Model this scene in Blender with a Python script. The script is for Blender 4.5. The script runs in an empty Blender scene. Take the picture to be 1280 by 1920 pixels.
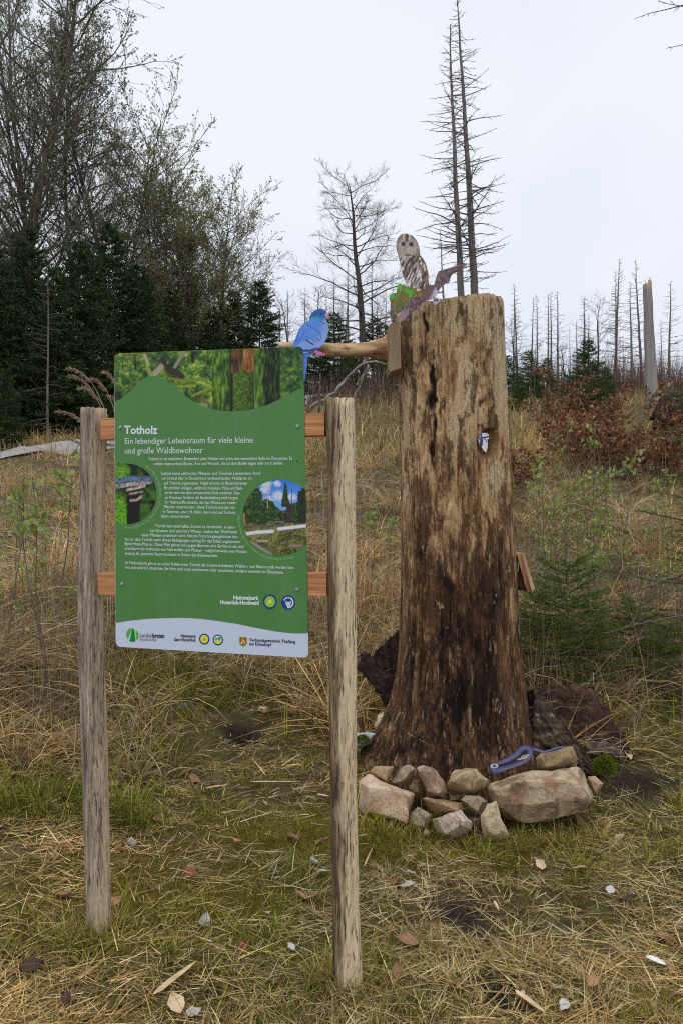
import bpy, bmesh, math, random
import numpy as np
from mathutils import Vector, geometry
SC = bpy.context.scene
COL = SC.collection
# ------------------------------------------------------------------ camera
F = 1500.0                       # focal length in photograph pixels (1280 x 1920)
CAMZ = 1.6
cam_d = bpy.data.cameras.new('camera'); cam = bpy.data.objects.new('camera', cam_d); COL.objects.link(cam)
cam.location = (0, 0, CAMZ); cam.rotation_euler = (math.radians(90), 0, 0)
cam_d.sensor_fit = 'VERTICAL'; cam_d.sensor_height = 36; cam_d.sensor_width = 24
cam_d.lens = 36 * F / 1920; cam_d.clip_start = 0.05; cam_d.clip_end = 2000
SC.camera = cam
# ------------------------------------------------------------------ world: thin bright overcast
SUN = Vector((-0.10, -0.42, 0.90)).normalized()
W = bpy.data.worlds.new('World'); SC.world = W; W.use_nodes = True
wn, wl = W.node_tree.nodes, W.node_tree.links
wn.clear()
sky = wn.new('ShaderNodeTexSky'); sky.sky_type = 'NISHITA'; sky.sun_disc = False
sky.sun_elevation = math.asin(SUN.z); sky.sun_rotation = math.atan2(SUN.x, SUN.y); sky.air_density = 1.0; sky.dust_density = 4.0
b1 = wn.new('ShaderNodeBackground'); b1.inputs[1].default_value = 0.10; wl.new(sky.outputs[0], b1.inputs[0])
tc = wn.new('ShaderNodeTexCoord')
nz = wn.new('ShaderNodeTexNoise'); nz.inputs['Scale'].default_value = 1.7; nz.inputs['Detail'].default_value = 4; nz.inputs['Roughness'].default_value = 0.45
wl.new(tc.outputs['Generated'], nz.inputs['Vector'])
rp = wn.new('ShaderNodeValToRGB'); rp.color_ramp.elements[0].position = 0.40; rp.color_ramp.elements[1].position = 0.64
rp.color_ramp.elements[0].color = (0.70, 0.77, 0.92, 1); rp.color_ramp.elements[1].color = (0.90, 0.93, 1.0, 1)
wl.new(nz.outputs['Fac'], rp.inputs[0])
b2 = wn.new('ShaderNodeBackground'); b2.inputs[1].default_value = 1.0; wl.new(rp.outputs[0], b2.inputs[0])
mx = wn.new('ShaderNodeMixShader'); mx.inputs[0].default_value = 0.93
wl.new(b1.outputs[0], mx.inputs[1]); wl.new(b2.outputs[0], mx.inputs[2])
wo = wn.new('ShaderNodeOutputWorld'); wl.new(mx.outputs[0], wo.inputs[0])
sun_d = bpy.data.lights.new('sun', 'SUN'); sun_d.energy = 0.9; sun_d.angle = math.radians(28); sun_d.color = (1.0, 0.96, 0.90)
sun = bpy.data.objects.new('sun', sun_d); COL.objects.link(sun)
sun.rotation_euler = SUN.to_track_quat('Z', 'Y').to_euler(); sun.location = (0, -3, 8)
vs = SC.view_settings; vs.view_transform = 'Standard'; vs.look = 'None'; vs.gamma = 1; vs.exposure = 0.05; vs.use_curve_mapping = False
SC.cycles.filter_width = 1.1; SC.cycles.use_denoising = False; SC.cycles.denoising_prefilter = 'NONE'
SC.cycles.max_bounces = 6; SC.cycles.diffuse_bounces = 3; SC.cycles.transparent_max_bounces = 4

# ------------------------------------------------------------------ helpers
rng = np.random.default_rng(7)
def lin(c): c = np.asarray(c, float) / 255.; return np.where(c <= .04045, c / 12.92, ((c + .055) / 1.055) ** 2.4)
def S(r, g, b, k=0.62):                 # observed screen colour -> base colour under this light
    c = lin((r, g, b)) / k; return tuple(np.clip(c * min(1, .86 / c.max()), 0.002, .9)) + (1.0,)
def P(px, py, D): return np.array([(px - 640) / F * D, D, CAMZ - (py - 960) / F * D])
def proj(V): V = np.asarray(V); return np.stack([640 + F * V[..., 0] / V[..., 1], 960 - F * (V[..., 2] - CAMZ) / V[..., 1]], -1)
def hash2(i, j, s): 
    n = (i * 374761393 + j * 668265263 + s * 974634533).astype(np.int64) & 0x7fffffff
    n = ((n ^ (n >> 13)) * 1274126177) & 0x7fffffff
    return ((n ^ (n >> 16)) & 0xffff) / 65535.0
def vn(x, y, s=0):                      # value noise 0..1
    x = np.asarray(x, float); y = np.asarray(y, float)
    i = np.floor(x).astype(np.int64); j = np.floor(y).astype(np.int64)
    u = x - i; v = y - j; u = u * u * (3 - 2 * u); v = v * v * (3 - 2 * v)
    return (hash2(i, j, s) * (1 - u) + hash2(i + 1, j, s) * u) * (1 - v) + (hash2(i, j + 1, s) * (1 - u) + hash2(i + 1, j + 1, s) * u) * v
def fbm(x, y, s=0, o=4):
    t = 0; a = .5
    for k in range(o): t = t + a * vn(x * 2 ** k, y * 2 ** k, s + 17 * k); a *= .5
    return t / (1 - .5 ** o)
def sst(a, b, x): t = np.clip((np.asarray(x, float) - a) / (b - a), 0, 1); return t * t * (3 - 2 * t)

def mesh_np(name, V, Q=None, T=None, col=None, attrs=None, smooth=True):
    V = np.ascontiguousarray(V, np.float32).reshape(-1, 3); me = bpy.data.meshes.new(name)
    me.vertices.add(len(V)); me.vertices.foreach_set('co', V.ravel())
    li, ls, n = [], [], 0
    if Q is not None and len(Q):
        Q = np.asarray(Q, np.int32).reshape(-1, 4); li.append(Q.ravel()); ls.append(np.arange(len(Q)) * 4); n = len(Q) * 4
    if T is not None and len(T):
        T = np.asarray(T, np.int32).reshape(-1, 3); li.append(T.ravel()); ls.append(n + np.arange(len(T)) * 3)
    li = np.concatenate(li); ls = np.concatenate(ls).astype(np.int32)
    me.loops.add(len(li)); me.loops.foreach_set('vertex_index', li)
    me.polygons.add(len(ls)); me.polygons.foreach_set('loop_start', ls)
    me.update(calc_edges=True)
    me.polygons.foreach_set('use_smooth', np.full(len(ls), smooth, bool))
    if col is not None:
        c = np.asarray(col, np.float32)
        if c.shape[1] == 3: c = np.concatenate([c, np.ones((len(c), 1), np.float32)], 1)
        a = me.color_attributes.new('Col', 'FLOAT_COLOR', 'POINT'); a.data.foreach_set('color', c.ravel())
    for k, v in (attrs or {}).items():
        a = me.attributes.new(k, 'FLOAT', 'POINT'); a.data.foreach_set('value', np.asarray(v, np.float32))
    return me
STUFF_PARTS = ('twigs', 'branches', 'crown', 'leaves', 'stems', 'feathery_head')
def link(name, me, mat=None, parent=None, label=None, cat=None, group=None, kind=None, loc=None):
    o = bpy.data.objects.new(name, me); COL.objects.link(o)
    if mat is not None and me is not None and not me.materials: me.materials.append(mat)
    if parent is not None: o.parent = parent
    if label: o['label'] = label
    if cat: o['category'] = cat
    if group: o['group'] = group
    if kind: o['kind'] = kind
    elif name in STUFF_PARTS and parent is not None: o['kind'] = 'stuff'
    if loc is not None: o.location = loc
    return o
def thing(name, label, cat, loc, group=None, rz=0.0, sc=1.0):
    o = link(name, None, None, None, label, cat, group, None, tuple(loc)); o.rotation_euler = (0, 0, rz); o.scale = (sc, sc, sc)
    o.empty_display_size = 0.1
    return o
def part(name, V, F_, mat, parent, smooth=False, label=None):   # world coordinates -> child of an unrotated Empty
    off = np.array(parent.location) if parent is not None else np.zeros(3)
    q = parent
    while q is not None and q.parent is not None: q = q.parent; off = off + np.array(q.location)
    me = bpy.data.meshes.new(name); me.from_pydata([tuple(np.asarray(v) - off) for v in V], [], [tuple(int(i) for i in f) for f in F_]); me.update()
    if smooth: me.polygons.foreach_set('use_smooth', np.ones(len(me.polygons), bool))
    return link(name, me, mat, parent, label)
def box8(c, ax, ay, az):                # centre and three half-axis vectors
    c, ax, ay, az = map(np.asarray, (c, ax, ay, az))
    V = [c + sx * ax + sy * ay + sz * az for sz in (-1, 1) for sy in (-1, 1) for sx in (-1, 1)]
    return V, [(0, 2, 3, 1), (4, 5, 7, 6), (0, 1, 5, 4), (2, 6, 7, 3), (0, 4, 6, 2), (1, 3, 7, 5)]
class Tubes:
    def __init__(s): s.b = {}
    def add(s, p, r, n=3): s.b.setdefault((len(p), n), []).append((p, r))
    def arrays(s):
        Vs, Qs, o = [], [], 0
        for (k, n), L in s.b.items():
            Pp = np.array([a for a, _ in L], float); R = np.array([b for _, b in L], float); m = len(L)
            T = np.gradient(Pp, axis=1); T /= np.linalg.norm(T, axis=2, keepdims=True) + 1e-9
            d = Pp[:, -1] - Pp[:, 0]; d /= np.linalg.norm(d, axis=1, keepdims=True) + 1e-9
            ref = np.where(np.abs(d[:, 2:3]) < .85, [[0, 0, 1.]], [[1., 0, 0]])[:, None, :]
            A = np.cross(T, ref); A /= np.linalg.norm(A, axis=2, keepdims=True) + 1e-9; B = np.cross(T, A)
            an = np.arange(n) * 2 * math.pi / n
            V = Pp[:, :, None, :] + R[:, :, None, None] * (np.cos(an)[None, None, :, None] * A[:, :, None, :] + np.sin(an)[None, None, :, None] * B[:, :, None, :])
            idx = np.arange(m * k * n).reshape(m, k, n) + o
            a = idx[:, :-1, :]; b = np.roll(a, -1, 2); c = idx[:, 1:, :]; e = np.roll(c, -1, 2)
            Vs.append(V.reshape(-1, 3)); Qs.append(np.stack([a, b, e, c], -1).reshape(-1, 4)); o += m * k * n
        return np.concatenate(Vs), np.concatenate(Qs)
    def mesh(s, name, col=None):
        V, Q = s.arrays(); return mesh_np(name, V, Q, col=None if col is None else np.tile(col[:3], (len(V), 1)))
def unit(v): v = np.asarray(v, float); return v / (np.linalg.norm(v, axis=-1, keepdims=True) + 1e-9)
def kites(C, D, N, L, Wd):              # leaves: centre base, direction, normal, length, width
    side = unit(np.cross(D, N)) * Wd[:, None] / 2
    V = np.stack([C, C + D * (L * .45)[:, None] + side + N * (L * .08)[:, None], C + D * L[:, None], C + D * (L * .45)[:, None] - side + N * (L * .08)[:, None]], 1)
    return V.reshape(-1, 3), np.arange(len(C) * 4).reshape(-1, 4)

# ------------------------------------------------------------------ materials
class M_:
    def __init__(s, name, rough=0.85, spec=0.25):
        s.m = bpy.data.materials.new(name); s.m.use_nodes = True; s.n = s.m.node_tree.nodes; s.l = s.m.node_tree.links
        s.b = s.n['Principled BSDF']; s.b.inputs['Roughness'].default_value = rough; s.b.inputs['Specular IOR Level'].default_value = spec
    def node(s, t, **k):
        x = s.n.new(t)
        for a, b in k.items(): setattr(x, a, b)
        return x
    def put(s, sock, v):
        if hasattr(v, 'is_linked') or hasattr(v, 'links'): s.l.new(v, sock)
        else:
            sock.default_value = v
    def coord(s, scale=(1, 1, 1), kind='Object'):
        t = s.node('ShaderNodeTexCoord'); mp = s.node('ShaderNodeMapping'); mp.inputs['Scale'].default_value = scale
        s.l.new(t.outputs[kind], mp.inputs[0]); return mp.outputs[0]
    def noise(s, scale=1, detail=6, rough=.6, vec=None, dist=0.0):
        x = s.node('ShaderNodeTexNoise'); x.inputs['Scale'].default_value = scale; x.inputs['Detail'].default_value = detail
        x.inputs['Roughness'].default_value = rough; x.inputs['Distortion'].default_value = dist
        if vec is not None: s.l.new(vec, x.inputs['Vector'])
        return x.outputs['Fac']
    def ramp(s, f, *st):
        x = s.node('ShaderNodeValToRGB'); e = x.color_ramp.elements
        while len(e) < len(st): e.new(.5)
        for i, (p, c) in enumerate(st): e[i].position = p; e[i].color = c if hasattr(c, '__len__') else (c, c, c, 1)
        s.l.new(f, x.inputs[0]); return x.outputs[0]
    def mix(s, f, a, b, mode='MIX'):
        x = s.node('ShaderNodeMix', data_type='RGBA', blend_type=mode)
        s.put(x.inputs[0], f); s.put(x.inputs[6], a); s.put(x.inputs[7], b); return x.outputs[2]
    def math(s, op, a, b=0.0, clamp=False):
        x = s.node('ShaderNodeMath', operation=op, use_clamp=clamp); s.put(x.inputs[0], a); s.put(x.inputs[1], b); return x.outputs[0]
    def attr(s, name, out='Fac'): x = s.node('ShaderNodeAttribute'); x.attribute_name = name; return x.outputs[out]
    def bump(s, h, strength=.4, dist=.01):
        x = s.node('ShaderNodeBump'); x.inputs['Strength'].default_value = strength; x.inputs['Distance'].default_value = dist
        s.l.new(h, x.inputs['Height']); s.l.new(x.outputs[0], s.b.inputs['Normal'])
    def col(s, c): s.put(s.b.inputs['Base Color'], c); return s
def m_plain(name, c, rough=.7, spec=.3, var=.0, scale=20, metal=0):
    m = M_(name, rough, spec); m.b.inputs['Metallic'].default_value = metal
    if var: m.col(m.mix(m.noise(scale, 5, .6, m.coord()), tuple(np.array(c[:3]) * (1 - var)) + (1,), tuple(np.minimum(np.array(c[:3]) * (1 + var), .95)) + (1,)))
    else: m.col(c)
    return m.m
def m_attr(name, rough=.85, spec=.15, trans=0.0, var=.0, scale=30):
    m = M_(name, rough, spec); c = m.attr('Col', 'Color')
    if var: c = m.mix(1.0, c, m.ramp(m.noise(scale, 4, .6, m.coord()), (.3, 1 - var), (.7, 1.0)), 'MULTIPLY')
    m.col(c)
    if trans:
        t = m.node('ShaderNodeBsdfTranslucent'); m.put(t.inputs[0], c); x = m.node('ShaderNodeMixShader'); x.inputs[0].default_value = trans
        m.l.new(m.b.outputs[0], x.inputs[1]); m.l.new(t.outputs[0], x.inputs[2]); m.l.new(x.outputs[0], m.n['Material Output'].inputs[0])
    return m.m
def m_bark(name, c1, c2, sc=(14, 14, 3), c3=None, bump=.5, thr=.6, dist=.02):
    m = M_(name, .9, .15); v = m.coord(sc); n1 = m.noise(1, 8, .65, v)
    c = m.ramp(n1, (.32, c1), (.68, c2))
    if c3 is not None: c = m.mix(m.ramp(m.noise(3, 5, .6, m.coord()), (thr, 0.), (thr + .08, 1.)), c, c3)
    m.col(c); m.bump(n1, bump, dist); return m.m
M_grass = m_attr('grass_blades', .75, .2, .25)
M_leaf = m_attr('tree_leaves', .6, .3, .45)
M_needle = m_attr('spruce_needles', .6, .25, .12)
M_print = m_attr('printed_sheet', .38, .35)
M_dry = m_attr('dry_leaf', .8, .2, .12, .35, 60)
M_bark_w = m_bark('willow_bark', (.06, .05, .038, 1), (.17, .145, .11, 1))
M_bark_s = m_bark('spruce_bark', (.07, .055, .045, 1), (.15, .12, .10, 1))
M_bark_dead = m_bark('dead_spruce_bark', (.10, .088, .075, 1), (.24, .215, .185, 1), (8, 8, 2))
M_bark_b = m_bark('beech_bark', (.045, .038, .032, 1), (.10, .085, .07, 1))
M_snag = m_bark('bleached_snag_wood', (.20, .18, .16, 1), (.38, .36, .33, 1), (7, 7, .5))
M_twig = m_bark('twig_bark', (.10, .075, .055, 1), (.22, .17, .125, 1), (30, 30, 10))
M_twig_pale = m_bark('pale_twig', (.22, .20, .17, 1), (.42, .39, .34, 1), (20, 20, 20))

# ------------------------------------------------------------------ terrain
_yk = np.array([-20, 0, 3, 4, 5, 6, 7, 8.5, 10, 12, 14, 17, 20, 24, 30, 37, 50, 62, 80, 120, 400.])
_zL = np.array([0, 0, .07, .13, .27, .54, .84, 1.28, 1.68, 2.10, 2.38, 2.92, 3.55, 4.45, 5.6, 6.9, 8.6, 9.3, 9.6, 9.5, 9.0])
_zR = np.array([0, 0, .0, .0, .08, .24, .46, .86, 1.30, 1.86, 2.32, 3.0, 3.7, 4.7, 5.8, 6.9, 8.4, 9.2, 9.5, 9.5, 9.0])
PATH = np.array([[-40, 8], [-16, 11.4], [-8.5, 13.1], [-6.2, 14.5], [-5.3, 16.5], [-3.6, 21], [-1.8, 27], [-.9, 36], [-.3, 46], [3, 60]], float)
def path_d(x, y):
    best = np.full(np.shape(x), 1e9)
    for a, b in zip(PATH[:-1], PATH[1:]):
        d = b - a; t = np.clip(((x - a[0]) * d[0] + (y - a[1]) * d[1]) / (d @ d), 0, 1)
        best = np.minimum(best, np.hypot(x - a[0] - t * d[0], y - a[1] - t * d[1]))
    return best
HOLE = P(455, 1372, 4.86)[:2]
def h0(x, y):
    x = np.asarray(x, float); y = np.asarray(y, float)
    k = sst(-1.2, 1.2, x / np.maximum(1, y / 5)); z = np.interp(y, _yk, _zL) * (1 - k) + np.interp(y, _yk, _zR) * k
    z = z + np.clip(-x - .6, 0, 3) * .10 * sst(2.0, 3.0, y) * sst(9, 5, y) 
    amp = sst(1.5, 6, y) * .8 + .2
    z = z + (fbm(x * .9, y * .9, 3, 4) - .5) * .22 * amp + (fbm(x * 6, y * 6, 9, 3) - .5) * .035
    z = z + (fbm(x * 2.1, y * 2.1, 13, 3) - .5) * .24 * sst(5.0, 7.5, y) * sst(40, 20, y)
    z = z + (fbm(x * .12, y * .12, 5, 3) - .5) * 1.2 * sst(14, 40, y)
    return z
def h(x, y):
    z = h0(x, y); pd = path_d(x, y); z = z + .10 * sst(2.6, .9, pd) * sst(-2.5, -4.5, np.asarray(x))
    z = z - .24 * np.exp(-(((np.asarray(x) - HOLE[0]) ** 2 / .010 + (np.asarray(y) - HOLE[1]) ** 2 / .010) ** 1.6))
    return z
def hit(px, py):                        # where a sight line meets the ground
    D = np.arange(1.2, 90, .01); x = (px - 640) / F * D; z = CAMZ - (py - 960) / F * D
    g = h0(x, D); i = int(np.argmax(g >= z)); return np.array([x[i], D[i], float(h(x[i], D[i]))])
def gp(px, D): x = (px - 640) / F * D; return np.array([x, D, float(h(x, D))])
xs = np.concatenate([np.linspace(-260, -30, 24), np.linspace(-28, -6, 32), np.linspace(-5.6, -2.6, 18), np.linspace(-2.5, 2.5, 130), np.linspace(2.6, 5.6, 18), np.linspace(6, 28, 32), np.linspace(30, 260, 24)])
ys = np.concatenate([np.linspace(-20, 1, 14), np.linspace(1.2, 6.2, 130), np.linspace(6.3, 20, 100), np.linspace(20.5, 70, 70), np.linspace(73, 400, 40)])
X, Y = np.meshgrid(xs, ys); Z = h(X, Y)
SOIL = [(870, 1718, .11, .16), (940, 1868, .09, .12), (1190, 1478, .22, .22), (455, 1372, .13, .13), (1120, 1440, .2, .12)]
SOILW = [(hit(a, b)[:2], rx, ry) for a, b, rx, ry in SOIL]
def soil(x, y):
    s = np.zeros(np.shape(x))
    for c, rx, ry in SOILW: s = np.maximum(s, np.exp(-(((x - c[0]) / rx) ** 2 + ((y - c[1]) / ry) ** 2)))
    return s
MOSSC = hit(330, 1690)[:2]; MOSS2 = hit(520, 1590)[:2]
def moss(x, y):
    n = fbm(x * 3, y * 3, 21, 3)
    m = np.exp(-(((x - MOSSC[0]) / .55) ** 2 + ((y - MOSSC[1]) / .33) ** 2)) + .55 * np.exp(-(((x - MOSS2[0]) / .5) ** 2 + ((y - MOSS2[1]) / .35) ** 2))
    m = m + .7 * np.exp(-(((x - .35) / .6) ** 2 + ((y - 3.75) / .25) ** 2))
    return np.clip(m * (.4 + 1.2 * n), 0, 1)
i = np.arange(len(xs) * len(ys)).reshape(len(ys), len(xs))
Q = np.stack([i[:-1, :-1], i[:-1, 1:], i[1:, 1:], i[1:, :-1]], -1).reshape(-1, 4)
gm = mesh_np('ground', np.stack([X, Y, Z], -1), Q, attrs={'soil': soil(X, Y).ravel(), 'moss': moss(X, Y).ravel()})
m = M_('hillside_ground', .95, .1)
v = m.coord(); n1 = m.noise(9, 8, .7, v); n2 = m.noise(1.3, 5, .6, v)
c = m.ramp(n1, (.3, (.035, .026, .014, 1)), (.5, (.14, .105, .052, 1)), (.70, (.36, .28, .15, 1)))
c = m.mix(m.ramp(n2, (.45, 0.), (.65, .6)), c, (.11, .10, .022, 1))
c = m.mix(m.attr('moss'), c, (.24, .19, .022, 1)); c = m.mix(m.math('MULTIPLY', m.attr('soil'), 1.3, True), c, m.ramp(m.noise(40, 6, .7, v), (.3, (.022, .016, .012, 1)), (.7, (.085, .062, .045, 1))))
n6 = m.noise(110, 5, .7, v); c = m.mix(1.0, c, m.ramp(n6, (.32, .35), (.5, .95), (.68, 1.35)), 'MULTIPLY'); m.col(c); m.bump(m.math('ADD', n1, m.math('MULTIPLY', n6, .5)), 1.0, .035)
link('ground', gm, m.m, kind='structure')
# gravel path that climbs the slope behind the sign
pp = [np.array(PATH[0])]
for a, b in zip(PATH[:-1], PATH[1:]):
    n = max(2, int(np.linalg.norm(b - a) / .5)); pp += [a + (b - a) * t / n for t in range(1, n + 1)]
pp = np.array(pp)
for _ in range(6): pp[1:-1] = (pp[:-2] + pp[1:-1] * 2 + pp[2:]) / 4
t = unit(np.gradient(pp, axis=0)); nr = np.stack([-t[:, 1], t[:, 0]], 1); wd = np.linspace(-.65, .65, 9)
PV = pp[:, None, :] + nr[:, None, :] * (wd[None, :] * (1 + .12 * (vn(np.arange(len(pp)) * .7, 0 * pp[:, 0], 3)[:, None] - .5)))[..., None]
i = np.arange(PV.shape[0] * 9).reshape(-1, 9); Q = np.stack([i[:-1, :-1], i[1:, :-1], i[1:, 1:], i[:-1, 1:]], -1).reshape(-1, 4)
m = M_('pale_gravel', .95, .1); v = m.coord(); m.col(m.ramp(m.noise(6, 10, .78, v), (.3, (.20, .185, .16, 1)), (.55, (.40, .38, .34, 1)), (.75, (.56, .54, .50, 1)))); m.bump(m.noise(40, 4, .6, v), .7, .02)
link('gravel_path', mesh_np('gravel_path', np.concatenate([PV, (h(PV[..., 0], PV[..., 1]) + .035)[..., None]], -1), Q), m.m, kind='structure')

# ------------------------------------------------------------------ information board
def ipath(tab, z):
    tab = np.array(tab, float); return [np.interp(z, tab[:, 0], tab[:, k]) for k in range(1, tab.shape[1])]
def make_post(root, tab, Dtop, Dbot, seed, mat, flat):
    # tab rows: py, left px, right px (photograph) along the post; split, slightly twisted timber
    tab = np.array(tab, float); n, k = 36, 90; V = []
    pys = np.linspace(tab[0, 0], tab[-1, 0] + 40, k); D = np.interp(pys, [tab[0, 0], tab[-1, 0]], [Dtop, Dbot])
    l = np.interp(pys, tab[:, 0], tab[:, 1]); r = np.interp(pys, tab[:, 0], tab[:, 2])
    for a in range(k):
        c = P((l[a] + r[a]) / 2, pys[a], D[a]); rad = (r[a] - l[a]) / 2 / F * D[a]
        for b in range(n):
            th = 2 * math.pi * b / n; cx, sy = math.cos(th), math.sin(th)
            q = 1 + .05 * math.sin(3 * th + seed) + .035 * math.sin(5 * th + seed * 2 + a * .02) + .05 * (float(vn(b * .7 % (n * .7), a * .16, seed)) - .5)
            x = cx * rad * min(1.02, q); y = sy * rad * q
            f = flat[0] * cx + flat[1] * sy                      # flattened (split) side
            if f > flat[2]: d = (f - flat[2]) * .8 * rad; x -= flat[0] * d; y -= flat[1] * d
            V.append(c + np.array([x, y, .006 * math.sin(b * 1.9 + seed) * (a == 0)]))
    V = np.array(V); F_ = [(a * n + b, a * n + (b + 1) % n, (a + 1) * n + (b + 1) % n, (a + 1) * n + b) for a in range(k - 1) for b in range(n)]
    V = np.concatenate([V, [V[:n].mean(0) + [0, 0, .004]]]); F_ += [(b, len(V) - 1, (b + 1) % n) for b in range(n)]
    return part('post', V, F_, mat, root, True)
def m_post(name, tones, split, flip, slope=0., ztop=0.):
    m = M_(name, .85, .2); v = m.coord((60, 60, 3.5)); v2 = m.coord((22, 22, 3.0)); v3 = m.coord((150, 150, 16))
    n1 = m.noise(1, 9, .72, v, .4); n2 = m.noise(1, 7, .66, v2, .7); n3 = m.noise(1, 5, .7, v3)
    bark = m.ramp(n1, (.34, tones[0]), (.52, tones[1]), (.70, tones[2])); wood = m.ramp(n1, (.28, tones[3]), (.5, tones[4]), (.75, tones[5]))
    sx = m.node('ShaderNodeSeparateXYZ'); tcx = m.node('ShaderNodeTexCoord'); m.l.new(tcx.outputs['Object'], sx.inputs[0])
    a = m.math('ADD', m.math('MULTIPLY', m.math('SUBTRACT', m.math('ADD', sx.outputs[0], m.math('MULTIPLY', m.math('SUBTRACT', sx.outputs[2], ztop), slope)), split), 34.0 * flip), m.math('MULTIPLY', m.math('SUBTRACT', n2, .5), 4.2))
    f = m.math('ADD', a, .5, True)
    c = m.mix(f, bark, wood); c = m.mix(m.ramp(m.math('ADD', n3, m.math('MULTIPLY', m.math('SUBTRACT', n2, .5), .35)), (.37, .9), (.45, 0.)), c, (.05, .04, .03, 1))
    fine = m.noise(1, 6, .75, m.coord((260, 260, 26))); c = m.mix(1.0, c, m.ramp(fine, (.30, .5), (.48, .95), (.70, 1.2)), 'MULTIPLY')
    c = m.mix(m.ramp(n2, (.60, 0.), (.68, .55)), c, (.20, .19, .18, 1))
    m.col(c); m.bump(m.math('ADD', n1, m.math('MULTIPLY', n3, .4)), .7, .012); return m.m
board = thing('information_board', 'green and white printed nature trail board on two rough split timber posts', 'information board', gp(420, 2.76))
bl = np.array(board.location)
XR = P(636, 960, 2.65)[0] - bl[0]; XL = P(180, 960, 2.88)[0] - bl[0]
mpr = m_post('pale_split_post', [S(48, 38, 28), S(100, 82, 60), S(164, 142, 108), S(128, 108, 84), S(196, 176, 142), S(222, 206, 176)], XR - .014, 1, .0143, 1.97 - bl[2])
mpl = m_post('grey_split_post', [S(76, 63, 54), S(140, 125, 109), S(184, 171, 155), S(102, 83, 66), S(172, 151, 123), S(206, 188, 161)], XL + .015, 1)
make_post(board, [(750, 608, 664), (850, 612, 666), (960, 613, 666), (1090, 613, 667), (1250, 615, 668), (1480, 618, 668), (1600, 620, 671), (1700, 623, 673), (1868, 624, 680)], 2.65, 2.65, 1.3, mpr, (.3, -.95, .72))
make_post(board, [(768, 153, 202), (900, 152, 200), (1000, 150, 198), (1110, 148, 194), (1200, 148, 197), (1330, 152, 201), (1480, 157, 205), (1600, 160, 207), (1728, 164, 210)], 2.88, 2.88, 4.1, mpl, (.85, -.5, .66))
tl, tr, br, blw = P(214.5, 663, 2.815), P(568, 649.5, 2.655), P(578.5, 1233.5, 2.65), P(217.5, 1212.5, 2.81)
U = ((tr - tl) + (br - blw)) / 2; VV = ((tl - blw) + (tr - br)) / 2; C0 = (tl + tr + br + blw) / 4
PN = unit(np.cross(VV, U)); PN = PN if PN[1] < 0 else -PN
u_, v_ = unit(U), unit(VV - unit(U) * (VV @ unit(U)))
CAMP = np.array([0, 0, CAMZ])
def onp(px, py, off=0.0):               # point of the printed face seen at a photograph pixel
    d = np.array([(px - 640) / F, 1, -(py - 960) / F]); q = C0 + PN * off
    return CAMP + d * (((q - CAMP) @ PN) / (d @ PN))
m = M_('rail_wood', .8, .2); v = m.coord((2.5, 2.5, 95)); v2 = m.coord((4, 4, 30)); n1 = m.noise(1, 6, .6, v, .6)
m.col(m.mix(m.ramp(m.noise(1, 4, .5, v2), (.4, 0.), (.7, .5)), m.ramp(n1, (.3, S(122, 82, 52)), (.55, S(172, 122, 82)), (.8, S(196, 148, 106))), S(144, 94, 60))); m.bump(n1, .6, .006)
M_rail = m.m
for (la, lb, ra, rb) in (((189, 784), (189, 824), (608, 774), (608, 816)), ((184, 1074), (184, 1114.5), (612, 1074), (612, 1117))):
    bk = .0265
    q = [onp(*la, -.004), onp(*lb, -.004), onp(*rb, -.004), onp(*ra, -.004)]; V = q + [w - PN * .045 for w in q]
    r_ = part('rail', V, [(0, 1, 2, 3), (7, 6, 5, 4), (0, 4, 5, 1), (1, 5, 6, 2), (2, 6, 7, 3), (3, 7, 4, 0)], M_rail, board)
# plate with rounded corners
def roundrect(r_px=11):
    cs = [(214.5, 663), (568, 649.5), (578.5, 1233.5), (217.5, 1212.5)]; out = []
    for k in range(4):
        p0, p, p1 = (np.array(cs[(k + d) % 4], float) for d in (-1, 0, 1)); a = p + unit(p0 - p) * r_px; b = p + unit(p1 - p) * r_px
        for t in np.linspace(0, 1, 7): out.append((1 - t) ** 2 * a + 2 * t * (1 - t) * p + t * t * b)
    return out
RR = roundrect(); n = len(RR)
Vf = [onp(*q) for q in RR]; Vb = [w - PN * .004 for w in Vf]
M_white = m_plain('panel_white', S(182, 190, 206, .66), .4, .35); M_edge = m_plain('panel_edge', (.03, .03, .03, 1), .4, .4)
panel = part('panel', Vf + Vb, [tuple(range(n)), tuple(range(2 * n - 1, n - 1, -1))] + [(k, k + n, (k + 1) % n + n, (k + 1) % n) for k in range(n)], M_white, board)
panel.data.materials.append(M_edge)
for p_ in panel.data.polygons:
    if p_.index > 0: p_.material_index = 1
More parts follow.
